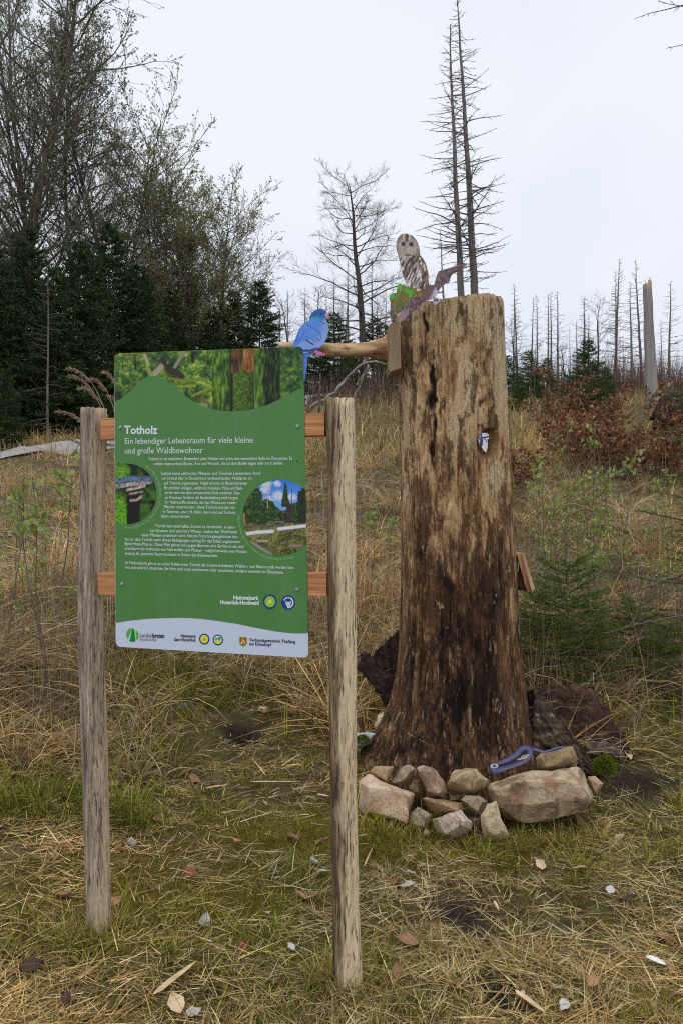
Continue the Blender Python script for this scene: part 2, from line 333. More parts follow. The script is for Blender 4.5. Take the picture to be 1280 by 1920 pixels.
def cdt(outline, step, holes=()):       # triangulated sheet inside an outline with an inner grid
    o = [Vector(q) for q in outline]; n = len(o); arr = np.array(outline, float); lo, hi = arr.min(0), arr.max(0)
    gx, gy = np.meshgrid(np.arange(lo[0] + step / 2, hi[0], step), np.arange(lo[1] + step / 2, hi[1], step)); g = np.stack([gx.ravel(), gy.ravel()], 1)
    ins = np.zeros(len(g), bool); dmin = np.full(len(g), 1e9)
    for a, b in zip(arr, np.roll(arr, -1, 0)):
        c = ((a[1] > g[:, 1]) != (b[1] > g[:, 1])); 
        with np.errstate(divide='ignore', invalid='ignore'): xi = (b[0] - a[0]) * (g[:, 1] - a[1]) / (b[1] - a[1]) + a[0]
        ins ^= c & (g[:, 0] < xi); d = b - a; t = np.clip(((g - a) @ d) / (d @ d + 1e-9), 0, 1); dmin = np.minimum(dmin, np.linalg.norm(g - a - t[:, None] * d, axis=1))
    g = g[ins & (dmin > step * .35)]
    r = geometry.delaunay_2d_cdt(o + [Vector(q) for q in g], [(k, (k + 1) % n) for k in range(n)], [], 1, 1e-5)
    return np.array([tuple(q) for q in r[0]]), r[2]
def printed(name, outline, step, fn, parent, off):
    pts, fc = cdt(outline, step); V = np.array([onp(x, y, off) for x, y in pts]) - np.array(board.location)
    me = mesh_np(name, V, T=[tuple(f) for f in fc], col=np.array(fn(pts[:, 0], pts[:, 1])), smooth=False); return link(name, me, M_print, parent)
def flatpoly(name, pts, mat, parent, off): 
    return part(name, [onp(x, y, off) for x, y in pts], [tuple(range(len(pts)))], mat, parent)
def clipx(pts, x0=None, x1=None):
    out = []
    for (ax, ay), (bx, by) in zip(pts, pts[1:] + pts[:1]):
        for lim, sg in ((x0, 1), (x1, -1)):
            pass
    return out
# green field between the two waves
R1 = lambda x, y: (200 + .3228 * x, 630 + .3229 * y); R3 = lambda x, y: (200 + .2969 * x, 640 + .297 * y); R4 = lambda x, y: (200 + .3047 * x, 850 + .3048 * y)
WT = [R3(*q) for q in [(50, 380), (75, 373), (100, 358), (150, 315), (200, 260), (228, 237), (250, 226), (275, 219), (300, 219), (325, 223), (350, 233), (400, 265), (450, 305), (500, 345), (550, 378), (600, 404), (660, 425), (720, 438), (800, 443), (880, 438), (950, 422), (1020, 400), (1100, 362), (1180, 320), (1243, 288)]]
WT[0] = (215.4, WT[0][1]); WT[-1] = (570.0, WT[-1][1])
WB = [R1(*q) for q in [(52, 1665), (130, 1653), (250, 1641), (400, 1636), (480, 1637), (550, 1642), (650, 1655), (760, 1672), (870, 1695), (980, 1715), (1040, 1722), (1080, 1726), (1130, 1727), (1168, 1722)]]
WB[0] = (217.6, WB[0][1]); WB[-1] = (577.6, WB[-1][1])
m = M_('print_green', .38, .35); gcol = m.mix(m.noise(900, 2, .5, m.coord()), S(64, 108, 54, .66), S(73, 118, 61, .66)); m.col(m.mix(m.ramp(m.noise(1, 6, .7, m.coord((14, 14, 3))), (.48, 0.), (.75, .16)), gcol, S(120, 134, 110))); m.put(m.b.inputs['Roughness'], m.ramp(m.noise(1, 5, .6, m.coord((9, 9, 4))), (.35, .28), (.65, .46))); M_green = m.m
gpts = WT + WB[::-1]; pts, fc = cdt(gpts, 14)
part('green_print', [onp(x, y, .0006) for x, y in pts], fc, M_green, panel)
N2 = lambda x, y, s, sc: fbm(np.asarray(x) / sc, np.asarray(y) / sc, s, 4)
def L3(*c): return np.array([S(*q)[:3] for q in c])
def ramp3(f, cols):
    f = np.clip(np.asarray(f), 0, .9999) * (len(cols) - 1); i = f.astype(int); t = (f - i)[:, None]; return cols[i] * (1 - t) + cols[i + 1] * t
def blend(c, m, k): m = np.clip(m, 0, 1)[:, None]; return c * (1 - m) + np.asarray(k if np.ndim(k) > 1 else S(*k)[:3]) * m
def seg(x, y, pts):                     # distance to a polyline
    best = np.full(len(x), 1e9)
    for a, b in zip(pts[:-1], pts[1:]):
        dx, dy = b[0] - a[0], b[1] - a[1]; t = np.clip(((x - a[0]) * dx + (y - a[1]) * dy) / (dx * dx + dy * dy + 1e-9), 0, 1)
        best = np.minimum(best, np.hypot(x - a[0] - t * dx, y - a[1] - t * dy))
    return best
def forest_photo(px, py):
    x = (px - 200) / .2969; y = (py - 640) / .297
    f = N2(x, y, 31, 22); f2 = N2(x, y, 35, 7); big = N2(x, y, 39, 70)
    g = ramp3(np.clip((f * .6 + f2 * .5 + (big - .5) * .8) * 1.5 - .38, 0, 1), L3((14, 26, 14), (34, 60, 24), (62, 96, 30), (112, 138, 44), (160, 172, 74)))
    g = blend(g, (x > 1090) * .55, ramp3(np.clip(f * 1.5 - .3, 0, 1), L3((12, 30, 16), (30, 66, 32), (66, 110, 46))))
    for pl, w, c in (([(130, 95), (200, 100), (225, 80)], 10, (96, 104, 40)), ([(240, 85), (265, 150)], 13, (150, 146, 96)), ([(490, 65), (430, 165)], 14, (120, 116, 100)), ([(355, 120), (385, 175), (440, 195), (475, 225)], 24, (44, 34, 22)),
                     ([(280, 225), (330, 180), (345, 160)], 24, (140, 134, 108)), ([(260, 170), (285, 220)], 18, (120, 128, 60)), ([(395, 235), (470, 245), (600, 240), (665, 275)], 11, (100, 112, 30)), ([(450, 285), (560, 280)], 10, (118, 134, 34)),
                     ([(540, 345), (610, 315), (665, 295)], 11, (108, 122, 36)), ([(180, 90), (185, 180)], 6, (22, 22, 14)), ([(545, 60), (545, 125)], 15, (20, 26, 16)), ([(100, 130), (100, 200)], 6, (24, 28, 18)), ([(600, 360), (650, 400)], 16, (92, 84, 52))):
        d = seg(x, y, pl); g = blend(g, sst(w, w * .5, d + 8 * (f2 - .5)), c); g = blend(g, sst(w * .5, 0, np.abs(d - w * .7)) * (np.arange(len(x)) % 2 == 0) * .2, (20, 20, 10))
    g = blend(g, ((x > 668) & (x < 1092)).astype(float), (18, 24, 12))
    st = fbm(x / 9, y / 42, 44, 3)
    g = blend(g, ((x > 668 + 6 * f) & (x < 784)) * 1., ramp3(np.clip(st * 1.7 - .35 - sst(730, 790, x) * .4, 0, 1), L3((24, 44, 10), (62, 96, 20), (104, 140, 34))))
    g = blend(g, sst(8, 3, np.abs(x - 722)) * .5, (30, 50, 12))
    g = blend(g, ((x > 788) & (x < 935) & (y < 205)) * 1., ramp3(np.clip(st * 1.8 - .4, 0, 1), L3((26, 18, 12), (70, 46, 22), (110, 76, 38))))
    g = blend(g, ((x > 862) & (x < 930) & (y < 195)) * .9, ramp3(np.clip(st * 1.8 - .4, 0, 1), L3((70, 42, 16), (140, 90, 34), (176, 124, 56))))
    g = blend(g, ((x > 800) & (x < 940) & (y > 190 + 14 * np.sin(x / 14))) * 1., ramp3(np.clip(f2 * 1.6 - .3 - sst(860, 940, x) * .35, 0, 1), L3((22, 36, 10), (60, 84, 20), (96, 122, 32))))
    g = blend(g, ((x > 935) & (x < 1090)) * 1., ramp3(np.clip(st * 1.6 - .3 - sst(950, 1030, x) * .55, 0, 1), L3((14, 22, 8), (56, 86, 20), (100, 138, 40))))
    g = blend(g, sst(.55, .9, sst(150, 0, np.hypot(x - 60, y - 370))) * .8, (16, 24, 14))
    return g
top = [(x, y) for x, y in RR if y < 676]
top = [q for q in RR[0:14]]
printed('forest_photo', top + WT[::-1], 1.6, forest_photo, panel, .0006)
def fungus_photo(px, py):
    x = (px - 200) / .3047; y = (py - 850) / .3048; f = N2(x, y, 51, 24); f2 = N2(x, y, 53, 8)
    g = ramp3(np.clip(f * 1.2 - .35, 0, 1), L3((8, 12, 8), (14, 26, 12), (34, 60, 16)))
    g = blend(g, sst(.45, .75, N2(x, y, 57, 50)) * sst(170, 240, x) * .9, (58, 104, 22))
    mz = sst(130, 60, np.hypot((x - 55) / 1, (y - 400) / 1.6)); g = blend(g, mz, ramp3(np.clip(f2 * 1.6 - .3, 0, 1), L3((30, 70, 8), (74, 130, 14), (120, 176, 30))))
    g = blend(g, sst(60, 30, np.hypot((x - 85) / 1.3, y - 110)), ramp3(np.clip(f2 * 1.5 - .2, 0, 1), L3((30, 60, 10), (84, 130, 20), (110, 160, 30))))
    g = blend(g, sst(48, 40, np.abs(x - 165) + 8 * f) * (y > 260), (16, 14, 12))
    for pl, w, c in (([(60, 205), (150, 190), (270, 175)], 17, (132, 122, 116)), ([(60, 170), (160, 155), (265, 158)], 22, (72, 92, 112)), ([(130, 225), (190, 212), (232, 200)], 12, (150, 136, 126)), ([(145, 250), (220, 235)], 9, (128, 112, 100)), ([(150, 290), (190, 285), (215, 265)], 10, (150, 128, 112))):
        g = blend(g, sst(w, w * .6, seg(x, y, pl) + 10 * (f2 - .5)), ramp3(np.clip(f2 * 1.8 - .4, 0, 1), L3(tuple(int(q * .45) for q in c), c, tuple(min(255, int(q * 1.35)) for q in c))))
    return g
def woodland_photo(px, py):
    x = (px - 200) / .3047; y = (py - 850) / .3048; f = N2(x, y, 61, 30); f2 = N2(x, y, 63, 9); f3 = N2(x, y, 66, 60)
    g = ramp3(np.clip((y - 150) / 160, 0, 1), L3((36, 92, 170), (70, 130, 206), (120, 170, 226)))
    for cx, cy, r in ((980, 185, 38), (1050, 185, 26), (975, 228, 32), (1060, 262, 42), (1140, 268, 30), (1000, 285, 30)):
        g = blend(g, sst(r, r * .4, np.hypot((x - cx) / 1.2, y - cy) + 26 * (f2 - .5)), (214, 222, 236))
    tr = ramp3(np.clip(f2 * 1.7 - .35, 0, 1), L3((12, 22, 12), (34, 54, 22), (74, 98, 34)))
    g = blend(g, (y > 318 - 40 * (f - .5) + 30 * np.sin(x / 33)) * 1., tr)
    g = blend(g, ((x < 960) & (y > 200 + (x - 850) * .05 + 70 * (f2 - .5) + np.abs(x - 915) * .9)) * 1., tr)
    g = blend(g, (np.abs(x - 1100) < (y - 165) * .16 + 18 * (f2 - .4)) * (y > 165) * (y < 330), ramp3(f2, L3((18, 28, 16), (48, 66, 34))))
    g = blend(g, ((x > 1175) & (y > 240 - (x - 1175) * .9 + 30 * (f2 - .5))) * 1., ramp3(f2, L3((10, 18, 10), (40, 54, 24))))
    g = blend(g, (np.abs(x - 992) < 3) * (y > 215) * (y < 340), (150, 146, 140)); g = blend(g, (np.abs(x - 1140) < 2.5) * (y > 215) * (y < 320), (60, 62, 56))
    g = blend(g, ((np.abs(x - 1120) < 14 + np.maximum(0, y - 400) * .5) & (y > 310) & (y < 445)) * 1., ramp3(f2, L3((24, 18, 16), (66, 54, 48))))
    g = blend(g, (y > 430 + 10 * (f - .5)) * 1., ramp3(np.clip(f2 * 1.4 - .2 + (f3 - .5), 0, 1), L3((26, 30, 16), (62, 66, 32), (104, 104, 52), (130, 122, 76))))
    for pl, w, c in (([(860, 495), (930, 485), (1020, 480)], 14, (186, 188, 190)), ([(1060, 465), (1230, 445)], 13, (196, 198, 200)), ([(860, 450), (1090, 440)], 7, (86, 78, 70)), ([(1000, 420), (1090, 422)], 5, (120, 110, 100)), ([(930, 540), (990, 538)], 9, (150, 138, 112)),
                     ([(1125, 570), (1200, 566)], 9, (128, 112, 98)), ([(880, 540), (1010, 620)], 12, (126, 120, 112)), ([(842, 370), (850, 440)], 7, (150, 110, 70))):
        d = seg(x, y, pl); g = blend(g, sst(w, w * .75, d), c); g = blend(g, sst(w * .5, w, d) * sst(w * 1.15, w, d) * .7, (40, 38, 36))
    return g
def circ_clip(cx, cy, r, side):
    out = []
    for k in range(72):
        a = 2 * math.pi * k / 72; x, y = cx + r * .985 * math.cos(a), cy + r * math.sin(a); t = (y - 656) / (1223 - 656)
        lx = 216.2 + 1.6 * t; rx = 569.0 + 8.6 * t; x = max(x, lx) if side < 0 else min(x, rx)
        if not out or math.hypot(x - out[-1][0], y - out[-1][1]) > .6: out.append((x, y))
    return out
printed('fungus_photo', circ_clip(237.5, 926, 57, -1), 1.4, fungus_photo, panel, .0012)
printed('woodland_photo', circ_clip(524.5, 970.5, 71, 1), 1.5, woodland_photo, panel, .0012)
# lettering
def text_mesh(s, bold=0.0):
    cu = bpy.data.curves.new('t', 'FONT'); cu.body = s; cu.size = 1; cu.offset = bold; cu.resolution_u = 2; cu.fill_mode = 'FRONT'
    o = bpy.data.objects.new('t', cu); COL.objects.link(o); dg = bpy.context.evaluated_depsgraph_get(); me = bpy.data.meshes.new_from_object(o.evaluated_get(dg))
    V = np.empty(len(me.vertices) * 3, np.float32); me.vertices.foreach_get('co', V); Fs = [tuple(p.vertices) for p in me.polygons]
    bpy.data.objects.remove(o); bpy.data.curves.remove(cu); bpy.data.meshes.remove(me); return V.reshape(-1, 3)[:, :2].astype(float), Fs
M_txt = m_plain('print_white', S(206, 214, 214, .62), .4); M_dark = m_plain('print_dark', S(48, 44, 52), .4); M_capt = m_plain('print_pale_green', S(134, 164, 112), .4); M_grey = m_plain('print_grey', S(96, 96, 104), .4)
def line(s, x0, y0, x1, y1, cap, mat=M_txt, bold=.0, par=None):
    V, Fs = text_mesh(s, bold); mn, mxx = V[:, 0].min(), V[:, 0].max()
    a = onp(*R1(x0, y0), .0013); b = onp(*R1(x1, y1), .0013); hgt = cap * .3228 / F * a[1] / .70
    part('text_line', [a + (b - a) * ((q[0] - mn) / (mxx - mn)) + v_ * q[1] * hgt for q in V], Fs, mat, par or panel)
line('Totholz', 103, 568, 297, 568, 47, bold=.028)
line('Ein lebendiger Lebensraum für viele kleine', 107, 627, 850, 620, 36)
line('und große Waldbewohner', 107, 683, 560, 680, 36)
for s, x0, y0, x1, y1 in (
    ('Totholz ist ein natürlicher Bestandteil jedes Waldes und spielt eine wesentliche Rolle im Ökosystem. Es', 243, 722, 1078, 718), ('umfasst abgestorbene Bäume, Äste und Wurzeln, die auf dem Boden liegen oder noch stehen.', 275, 750, 1024, 746),
    ('Totholz bietet zahlreichen Pflanzen- und Tierarten Lebensraum. Rund', 313, 806, 893, 805), ('ein Drittel aller in Deutschland vorkommenden Waldarten ist', 325, 834, 845, 834), ('auf Totholz angewiesen. Vögel können in Baumstämmen', 333, 862, 815, 863),
    ('Bruthöhlen anlegen, während Insekten, Pilze und Bak-', 338, 890, 792, 892), ('terien sich von dem zersetzenden Holz ernähren. Die-', 340, 917, 775, 920), ('se Prozesse fördern die Bodenbildung und sorgen', 341, 945, 763, 948), ('für Nährstoffkreisläufe, die das Wachstum neuer', 339, 973, 754, 976),
    ('Pflanzen unterstützen. Ohne Totholz würden vie-', 334, 1000, 750, 1004), ('le Tierarten, wie z. B. Käfer, die in und auf Totholz', 329, 1028, 747, 1033), ('leben, verschwinden.', 319, 1054, 487, 1056),
    ('Totholz kann auch helfen, Erosion zu vermindern, es spen-', 282, 1110, 749, 1118), ('det Schatten und speichert Wasser, sodass das Wachstum', 252, 1138, 757, 1146), ('neuer Pflanzen erleichtert wird. Neuste Forschungsergebnisse deu-', 202, 1163, 766, 1174),
    ('ten an, dass Totholz unter diesen Bedingungen wichtig für den Erhalt sogenannter', 107, 1187, 779, 1203), ('Mykorrhiza-Pilze ist. Diese Pilze gehen mit jungen Bäumen eine Symbiose ein und', 107, 1214, 796, 1231), ('erleichtern die Aufnahme von Nährstoffen und Wasser – möglicherweise eine Voraus-', 107, 1241, 818, 1260),
    ('setzung für gesundes Baumwachstum in Zeiten des Klimawandels.', 107, 1269, 647, 1284), ('Im Nationalpark gibt es an vielen Stellen mehr Totholz als in bewirtschafteten Wäldern, weil Bäume uralt werden kön-', 108, 1324, 1092, 1354), ('nen und natürlich absterben. Ihr Holz wird nicht entnommen oder verarbeitet, sondern verbleibt im Ökosystem.', 108, 1351, 1030, 1381)):
    line(s, x0, y0, x1, y1, 17.5, bold=.006)
line('Nationalpark', 737, 1529, 885, 1532, 22, bold=.04); line('Hunsrück-Hochwald', 661, 1556, 885, 1561, 22, bold=.04)
line('Landes', 194, 1748, 260, 1751, 25, M_dark); line('forsten', 262, 1751, 336, 1753, 25, M_dark, .03); line('Rheinland-Pfalz', 194, 1768, 293, 1772, 16, M_grey)
line('Naturpark', 432, 1748, 520, 1751, 17, M_dark, .03); line('Saar-Hunsrück', 393, 1769, 520, 1774, 17, M_dark, .03)
line('Verbandsgemeinde Thalfang', 829, 1772, 1096, 1784, 18, M_dark, .02); line('am Erbeskopf', 829, 1795, 957, 1801, 18, M_dark, .02)
def arc_text(s, cx, cy, r, a0, a1, cap):
    V, Fs = text_mesh(s); mn, mxx = V[:, 0].min(), V[:, 0].max(); out = []
    for x, y in V:
        a = math.radians(a0 + (a1 - a0) * (x - mn) / (mxx - mn)); rr = r - y * cap / .7
        out.append(onp(cx + rr * .985 * math.cos(a), cy - rr * math.sin(a), .0013))
    part('text_line', out, Fs, M_capt, panel)
arc_text('Pilze spielen bei der Zersetzung von Totholz eine wichtige Rolle', 237.5, 926, 66, -93, 55, 4.6)
arc_text('Wald im Wandel: Hier entsteht eine artenreiche Wildnis', 524.5, 970.5, 80, -183, -70, 4.6)
# emblems
M_blue = m_plain('print_blue', S(20, 56, 112), .4); M_lime = m_plain('print_lime', S(122, 164, 72), .4); M_yel = m_plain('print_yellow', S(206, 200, 46), .4); M_lg = m_plain('print_leaf_green', S(78, 150, 36), .4); M_dg = m_plain('print_deep_green', S(6, 118, 42), .4)
M_red = m_plain('print_red', S(150, 40, 36), .4); M_gold = m_plain('print_gold', S(206, 176, 60), .4)
def disc(cx, cy, r, mat, par, off, ry=None, a0=0, a1=360, name='disc'):
    return flatpoly(name, [(cx + r * math.cos(math.radians(a)), cy - (ry or r * 1.06) * math.sin(math.radians(a))) for a in np.linspace(a0, a1, 40)[:40 - (a1 - a0 == 360)]], mat, par, off)
e = disc(506.4, 1128.3, 13, M_blue, panel, .0012, name='park_emblem'); disc(506.4, 1128.3, 9.8, M_lime, e, .0016); disc(506.4, 1128.3, 4, M_yel, e, .002)
e = disc(540.5, 1129.6, 13, M_blue, panel, .0012, name='wildcat_emblem')
ar = [(540.5 + r * math.cos(math.radians(a)), 1129.8 - r * 1.05 * math.sin(math.radians(a))) for r, aa in ((10.2, np.linspace(-100, 155, 24)), (7.6, np.linspace(155, -100, 24))) for a in aa]
flatpoly('tail', ar, M_txt, e, .0016)
for a in (70, 92, 114, 136): flatpoly('tail_band', [(540.5 + r * math.cos(math.radians(a + d)), 1129.8 - r * 1.05 * math.sin(math.radians(a + d))) for r, d in ((7.2, -3), (10.6, -3), (10.6, 3), (7.2, 3))], M_blue, e, .002)
flatpoly('face', [(535.6, 1128), (536, 1127), (538.2, 1128.6), (543, 1128.6), (545.2, 1127), (545.6, 1128), (545.2, 1133), (543, 1136.6), (540.6, 1138), (538.2, 1136.6), (536, 1133)], M_txt, e, .0016)
for sx in (-1, 1): flatpoly('eye', [(540.6 + sx * 1.2, 1131.6), (540.6 + sx * 3.4, 1130.4), (540.6 + sx * 2.6, 1132.4)], M_blue, e, .002)
flatpoly('nose', [(539.6, 1134), (541.6, 1134), (540.6, 1136.4)], M_blue, e, .002)
e = disc(383.4, 1198.2, 9.6, M_blue, panel, .0012, name='park_emblem'); disc(383.4, 1198.2, 7.3, M_yel, e, .0016); disc(383.4, 1198.2, 2.9, M_lime, e, .002)
e = disc(408.9, 1199.8, 9.6, M_blue, panel, .0012, name='tree_emblem'); disc(408.9, 1199.8, 7.4, M_txt, e, .0016); disc(408.9, 1199.8, 7.4, M_yel, e, .002, a0=195, a1=345)
for cx, cy, r in ((405.4, 1198.2, 2.4), (411.4, 1197.2, 3.2)): disc(cx, cy, r, M_lg, e, .0024, name='crown'); flatpoly('stem', [(cx - .5, cy), (cx + .5, cy), (cx + .6, cy + 4.6), (cx - .6, cy + 4.6)], M_lg, e, .0022)
sh = lambda k: [(456 + k * x, 1202.5 + k * y) for x, y in ((-7, -8.6), (7, -8), (7, 2.5), (5.6, 6), (3, 8.3), (0, 9.2), (-3, 8.2), (-5.6, 5.8), (-7, 2.3))]
e = flatpoly('coat_of_arms', sh(1), M_lg, panel, .0012); flatpoly('field', sh(.76), M_red, e, .0016)
flatpoly('lion', [(454, 1197.5), (456, 1196.8), (457.4, 1198.4), (456.4, 1200), (458.6, 1201), (460, 1204), (459, 1207.4), (457.4, 1207.6), (457.6, 1204.6), (455.6, 1203), (453.6, 1203.4), (452.6, 1202), (455, 1200.6)], M_gold, e, .002)
flatpoly('chequer', [(451.6, 1204), (455, 1204.2), (455, 1207.6), (452.4, 1206.6)], M_txt, e, .002)
e = flatpoly('forest_emblem', [(244.6, 1197.5), (247.6, 1180), (248.6, 1178.8), (251, 1178.8), (252, 1180), (254.4, 1201.5), (251, 1203.3), (247, 1203), (242.6, 1201.2)], M_dg, panel, .0012)
flatpoly('leaf', [(239.6, 1198.2), (237.4, 1193.5), (237.1, 1188), (239, 1182.5), (243, 1178.6), (247.6, 1177.8), (244, 1187)], M_lg, e, .0013); flatpoly('leaf', [(254.4, 1180.9), (258.2, 1184), (260.3, 1189), (259.8, 1195), (257.4, 1199.6), (256.1, 1199.4)], M_lg, e, .0013)
# screws and spare holes
M_steel = m_plain('screw_steel', (.45, .46, .48, 1), .35, .5, metal=.8)
for cx, cy in ((80, 531), (1108, 524), (88, 1441), (1105, 1473)):
    c = onp(*R1(cx, cy), .001); V = []; n = 14
    for r, d in ((.0062, 0), (.0062, .0016), (.0046, .0034), (.0018, .0034), (.0014, .0022)): V += [c + (u_ * math.cos(a) + v_ * math.sin(a)) * r + PN * d for a in np.arange(n) * 2 * math.pi / n]
    part('screw', V, [(k * n + j, k * n + (j + 1) % n, (k + 1) * n + (j + 1) % n, (k + 1) * n + j) for k in range(4) for j in range(n)] + [tuple(range(4 * n, 5 * n))], M_steel, panel, False)
for cx, cy, r in ((71, 740, 1.3), (1108, 727, 1.6), (1158, 1729, .7)): disc(*R1(cx, cy), r, M_edge, panel, .0014, name='bolt_hole')

# ------------------------------------------------------------------ the dead tree stump
SD = 4.75; SX = P(857, 960, SD)[0]
prof = np.array([(560, 741, 941), (600, 742, 942), (700, 746, 947), (800, 749, 953), (900, 750, 958), (1000, 750, 963), (1100, 750, 968), (1200, 748, 974), (1270, 742, 981), (1320, 731, 986), (1360, 712, 991), (1400, 688, 999), (1440, 652, 1006), (1500, 610, 1020)], float)
pz = CAMZ - (prof[:, 0] - 960) / F * SD; pl_ = SX - (prof[:, 1] - 640) / F * SD; pr_ = (prof[:, 2] - 640) / F * SD - SX
stump = thing('tree_stump', 'tall barkless dead tree stump with brown streaks and a carved round hole', 'tree stump', (SX, SD, float(h(SX, SD)) - .05)); sl = np.array(stump.location)
th = np.concatenate([np.linspace(math.pi, 2 * math.pi, 190, endpoint=False), np.linspace(0, math.pi, 60, endpoint=False)]); NT = len(th); NZ = 300
zs = np.linspace(sl[2] - .1, 2.80, NZ)[::-1]
TH, ZZ = np.meshgrid(th, zs); cT, sT = np.cos(TH), np.sin(TH)
rl = np.interp(-ZZ, -pz, pl_); rr = np.interp(-ZZ, -pz, pr_)
kx = .5 + .5 * cT; rad = rl * (1 - kx) + rr * kx; rdep = np.minimum((rl + rr) / 2, .36 + .5 * np.clip((rl + rr) / 2 - .36, 0, 1))
base = sst(.75, .05, ZZ - sl[2])
ridg = (fbm(TH * 5 + 30, ZZ * .8, 71, 4) - .5) * .030 + (fbm(TH * 22 + 9, ZZ * 2.2, 75, 3) - .5) * .012 + base * (np.sin(TH * 6 + 1.3) * .028 + np.sin(TH * 11) * .012)
ridg = ridg * 1.35 - .016 * sst(.60, .70, fbm(TH * 17 + 50, ZZ * 1.1, 173, 4)) - .008 * sst(.6, .66, fbm(TH * 30, ZZ * 3.5, 177, 3))
ridg = ridg * (.35 + .65 * np.abs(sT))
x = SX + cT * (np.where(cT < 0, rl, rr) + ridg); y = SD + sT * (rdep + ridg)
ztop = sst(zs[0] - .35, zs[0], ZZ); z = ZZ + ztop * (.035 * cT + .012 * fbm(TH * 4, TH * 0, 78, 3)) - .0
SV = np.stack([x, y, z], -1); pj = proj(SV); fr = (sT < .15).astype(float)
edge = sst(zs[0] - .03, zs[0], ZZ); SV[..., 0] -= cT * .007 * edge ** 2; SV[..., 1] -= sT * .007 * edge ** 2
hx, hy = (pj[..., 0] - 916) / 19.5, (pj[..., 1] - 830) / 27.5
hr = np.hypot(hx, hy + .12 * hx); carve = sst(1.0, .80, hr) * fr
nrm = np.stack([cT, sT, 0 * cT], -1); SV = SV - nrm * (carve * (.13 - .05 * np.clip(hx, -1, 1) - .03 * np.clip(hy, -1, 1)))[..., None]
fresh = sst(1.08, .98, hr) * fr
dark = np.zeros_like(carve); wq = pj + np.stack([(fbm(pj[..., 0] / 14, pj[..., 1] / 22, 131, 4) - .5) * 16, (fbm(pj[..., 0] / 9, pj[..., 1] / 20, 133, 4) - .5) * 40], -1)
for bx, by, bw, bh, s_ in ((797, 602, 6, 34, 1), (812, 700, 6, 45, 1), (809, 745, 8, 18, 1), (816, 800, 4, 40, .9), (902, 752, 5, 8, .9), (896, 710, 4, 6, .6), (811, 850, 4, 20, .8), (800, 655, 3, 30, .6), (850, 1290, 50, 130, .62), (900, 1190, 38, 170, .6), (830, 1140, 25, 100, .5), (930, 1090, 24, 130, .45), (790, 1060, 22, 70, .35), (870, 1050, 26, 70, .4), (800, 660, 28, 90, .3), (845, 700, 10, 60, .35), (900, 690, 16, 40, .45), (890, 620, 12, 40, .3), (765, 1230, 10, 90, .3), (780, 1395, 40, 25, .4), (790, 620, 20, 45, .3), (905, 1330, 40, 80, .5)):
    dark = np.maximum(dark, s_ * np.exp(-(((wq[..., 0] - bx) / bw) ** 2 + ((wq[..., 1] - by) / bh) ** 2) ** 1.5)) 
dark *= fr
pale = np.zeros_like(carve)
for bx, by, bw, bh, s_ in ((935, 640, 16, 130, 1), (855, 800, 16, 80, .6), (925, 900, 18, 60, .9), (880, 720, 25, 90, .5), (870, 590, 40, 40, .55), (775, 760, 14, 100, .45), (820, 640, 20, 60, .3), (775, 610, 20, 40, .4), (905, 990, 18, 30, .4), (845, 920, 10, 90, .35), (760, 900, 8, 120, .3)):
    pale = np.maximum(pale, s_ * np.exp(-(((wq[..., 0] - bx) / bw) ** 2 + ((wq[..., 1] - by) / bh) ** 2)))
i = np.arange(NT * NZ).reshape(NZ, NT); nx = np.roll(i, -1, 1)
Q = np.stack([i[:-1], i[1:], nx[1:], nx[:-1]], -1).reshape(-1, 4)
me = mesh_np('wood', SV.reshape(-1, 3) - sl, Q, attrs={'fresh': fresh.ravel(), 'dark': dark.ravel(), 'pale': pale.ravel()})
m = M_('weathered_stump_wood', .8, .25)
v1 = m.coord((26, 26, 5.0)); v2 = m.coord((8, 8, 3.0)); v3 = m.coord((110, 110, 26)); v4 = m.coord((70, 70, 11))
n1 = m.noise(1, 9, .72, v1, .9); n2 = m.noise(1, 7, .65, v2, .8); n3 = m.noise(1, 5, .65, v3, .3); n4 = m.noise(1, 8, .72, v4, .5)
sx = m.node('ShaderNodeSeparateXYZ'); tcx = m.node('ShaderNodeTexCoord'); m.l.new(tcx.outputs['Object'], sx.inputs[0])
hz = m.math('MULTIPLY', m.math('SUBTRACT', sx.outputs[2], 1.40), .125)          # drier, paler wood high up; damp stained wood low down
t = m.math('ADD', m.math('ADD', m.math('MULTIPLY', n1, .95), m.math('SUBTRACT', m.math('MULTIPLY', n2, .75), .30)), m.math('ADD', hz, m.math('MULTIPLY', m.attr('pale'), .40)))
t = m.math('SUBTRACT', t, m.math('MULTIPLY', m.attr('dark'), .42)); t = m.math('ADD', t, m.math('MULTIPLY', m.math('SUBTRACT', n4, .5), .55))
c = m.ramp(t, (.20, S(30, 20, 16)), (.36, S(66, 45, 32)), (.47, S(108, 79, 54)), (.57, S(154, 120, 82)), (.70, S(194, 161, 117)), (.86, S(216, 192, 152)))
blot = m.noise(1, 8, .72, m.coord((12, 12, 4.6)), .35); c = m.mix(m.ramp(blot, (.51, 0.), (.57, .85)), c, m.ramp(n4, (.35, S(54, 35, 25)), (.6, S(104, 72, 47)), (.75, S(150, 112, 74))))
blot2 = m.noise(1, 7, .7, m.coord((32, 32, 10)), .3); c = m.mix(m.ramp(blot2, (.58, 0.), (.64, .6)), c, S(186, 160, 126))
fine = m.noise(1, 6, .75, m.coord((170, 170, 45))); c = m.mix(1.0, c, m.ramp(fine, (.28, .40), (.44, .95), (.70, 1.25)), 'MULTIPLY')
c = m.mix(m.ramp(n3, (.30, .85), (.37, 0.)), c, (.03, .02, .014, 1))
c = m.mix(m.ramp(m.math('ADD', m.attr('dark'), m.math('MULTIPLY', m.math('SUBTRACT', n1, .5), 2.6)), (.80, 0.), (.90, .95)), c, (.010, .009, .009, 1))
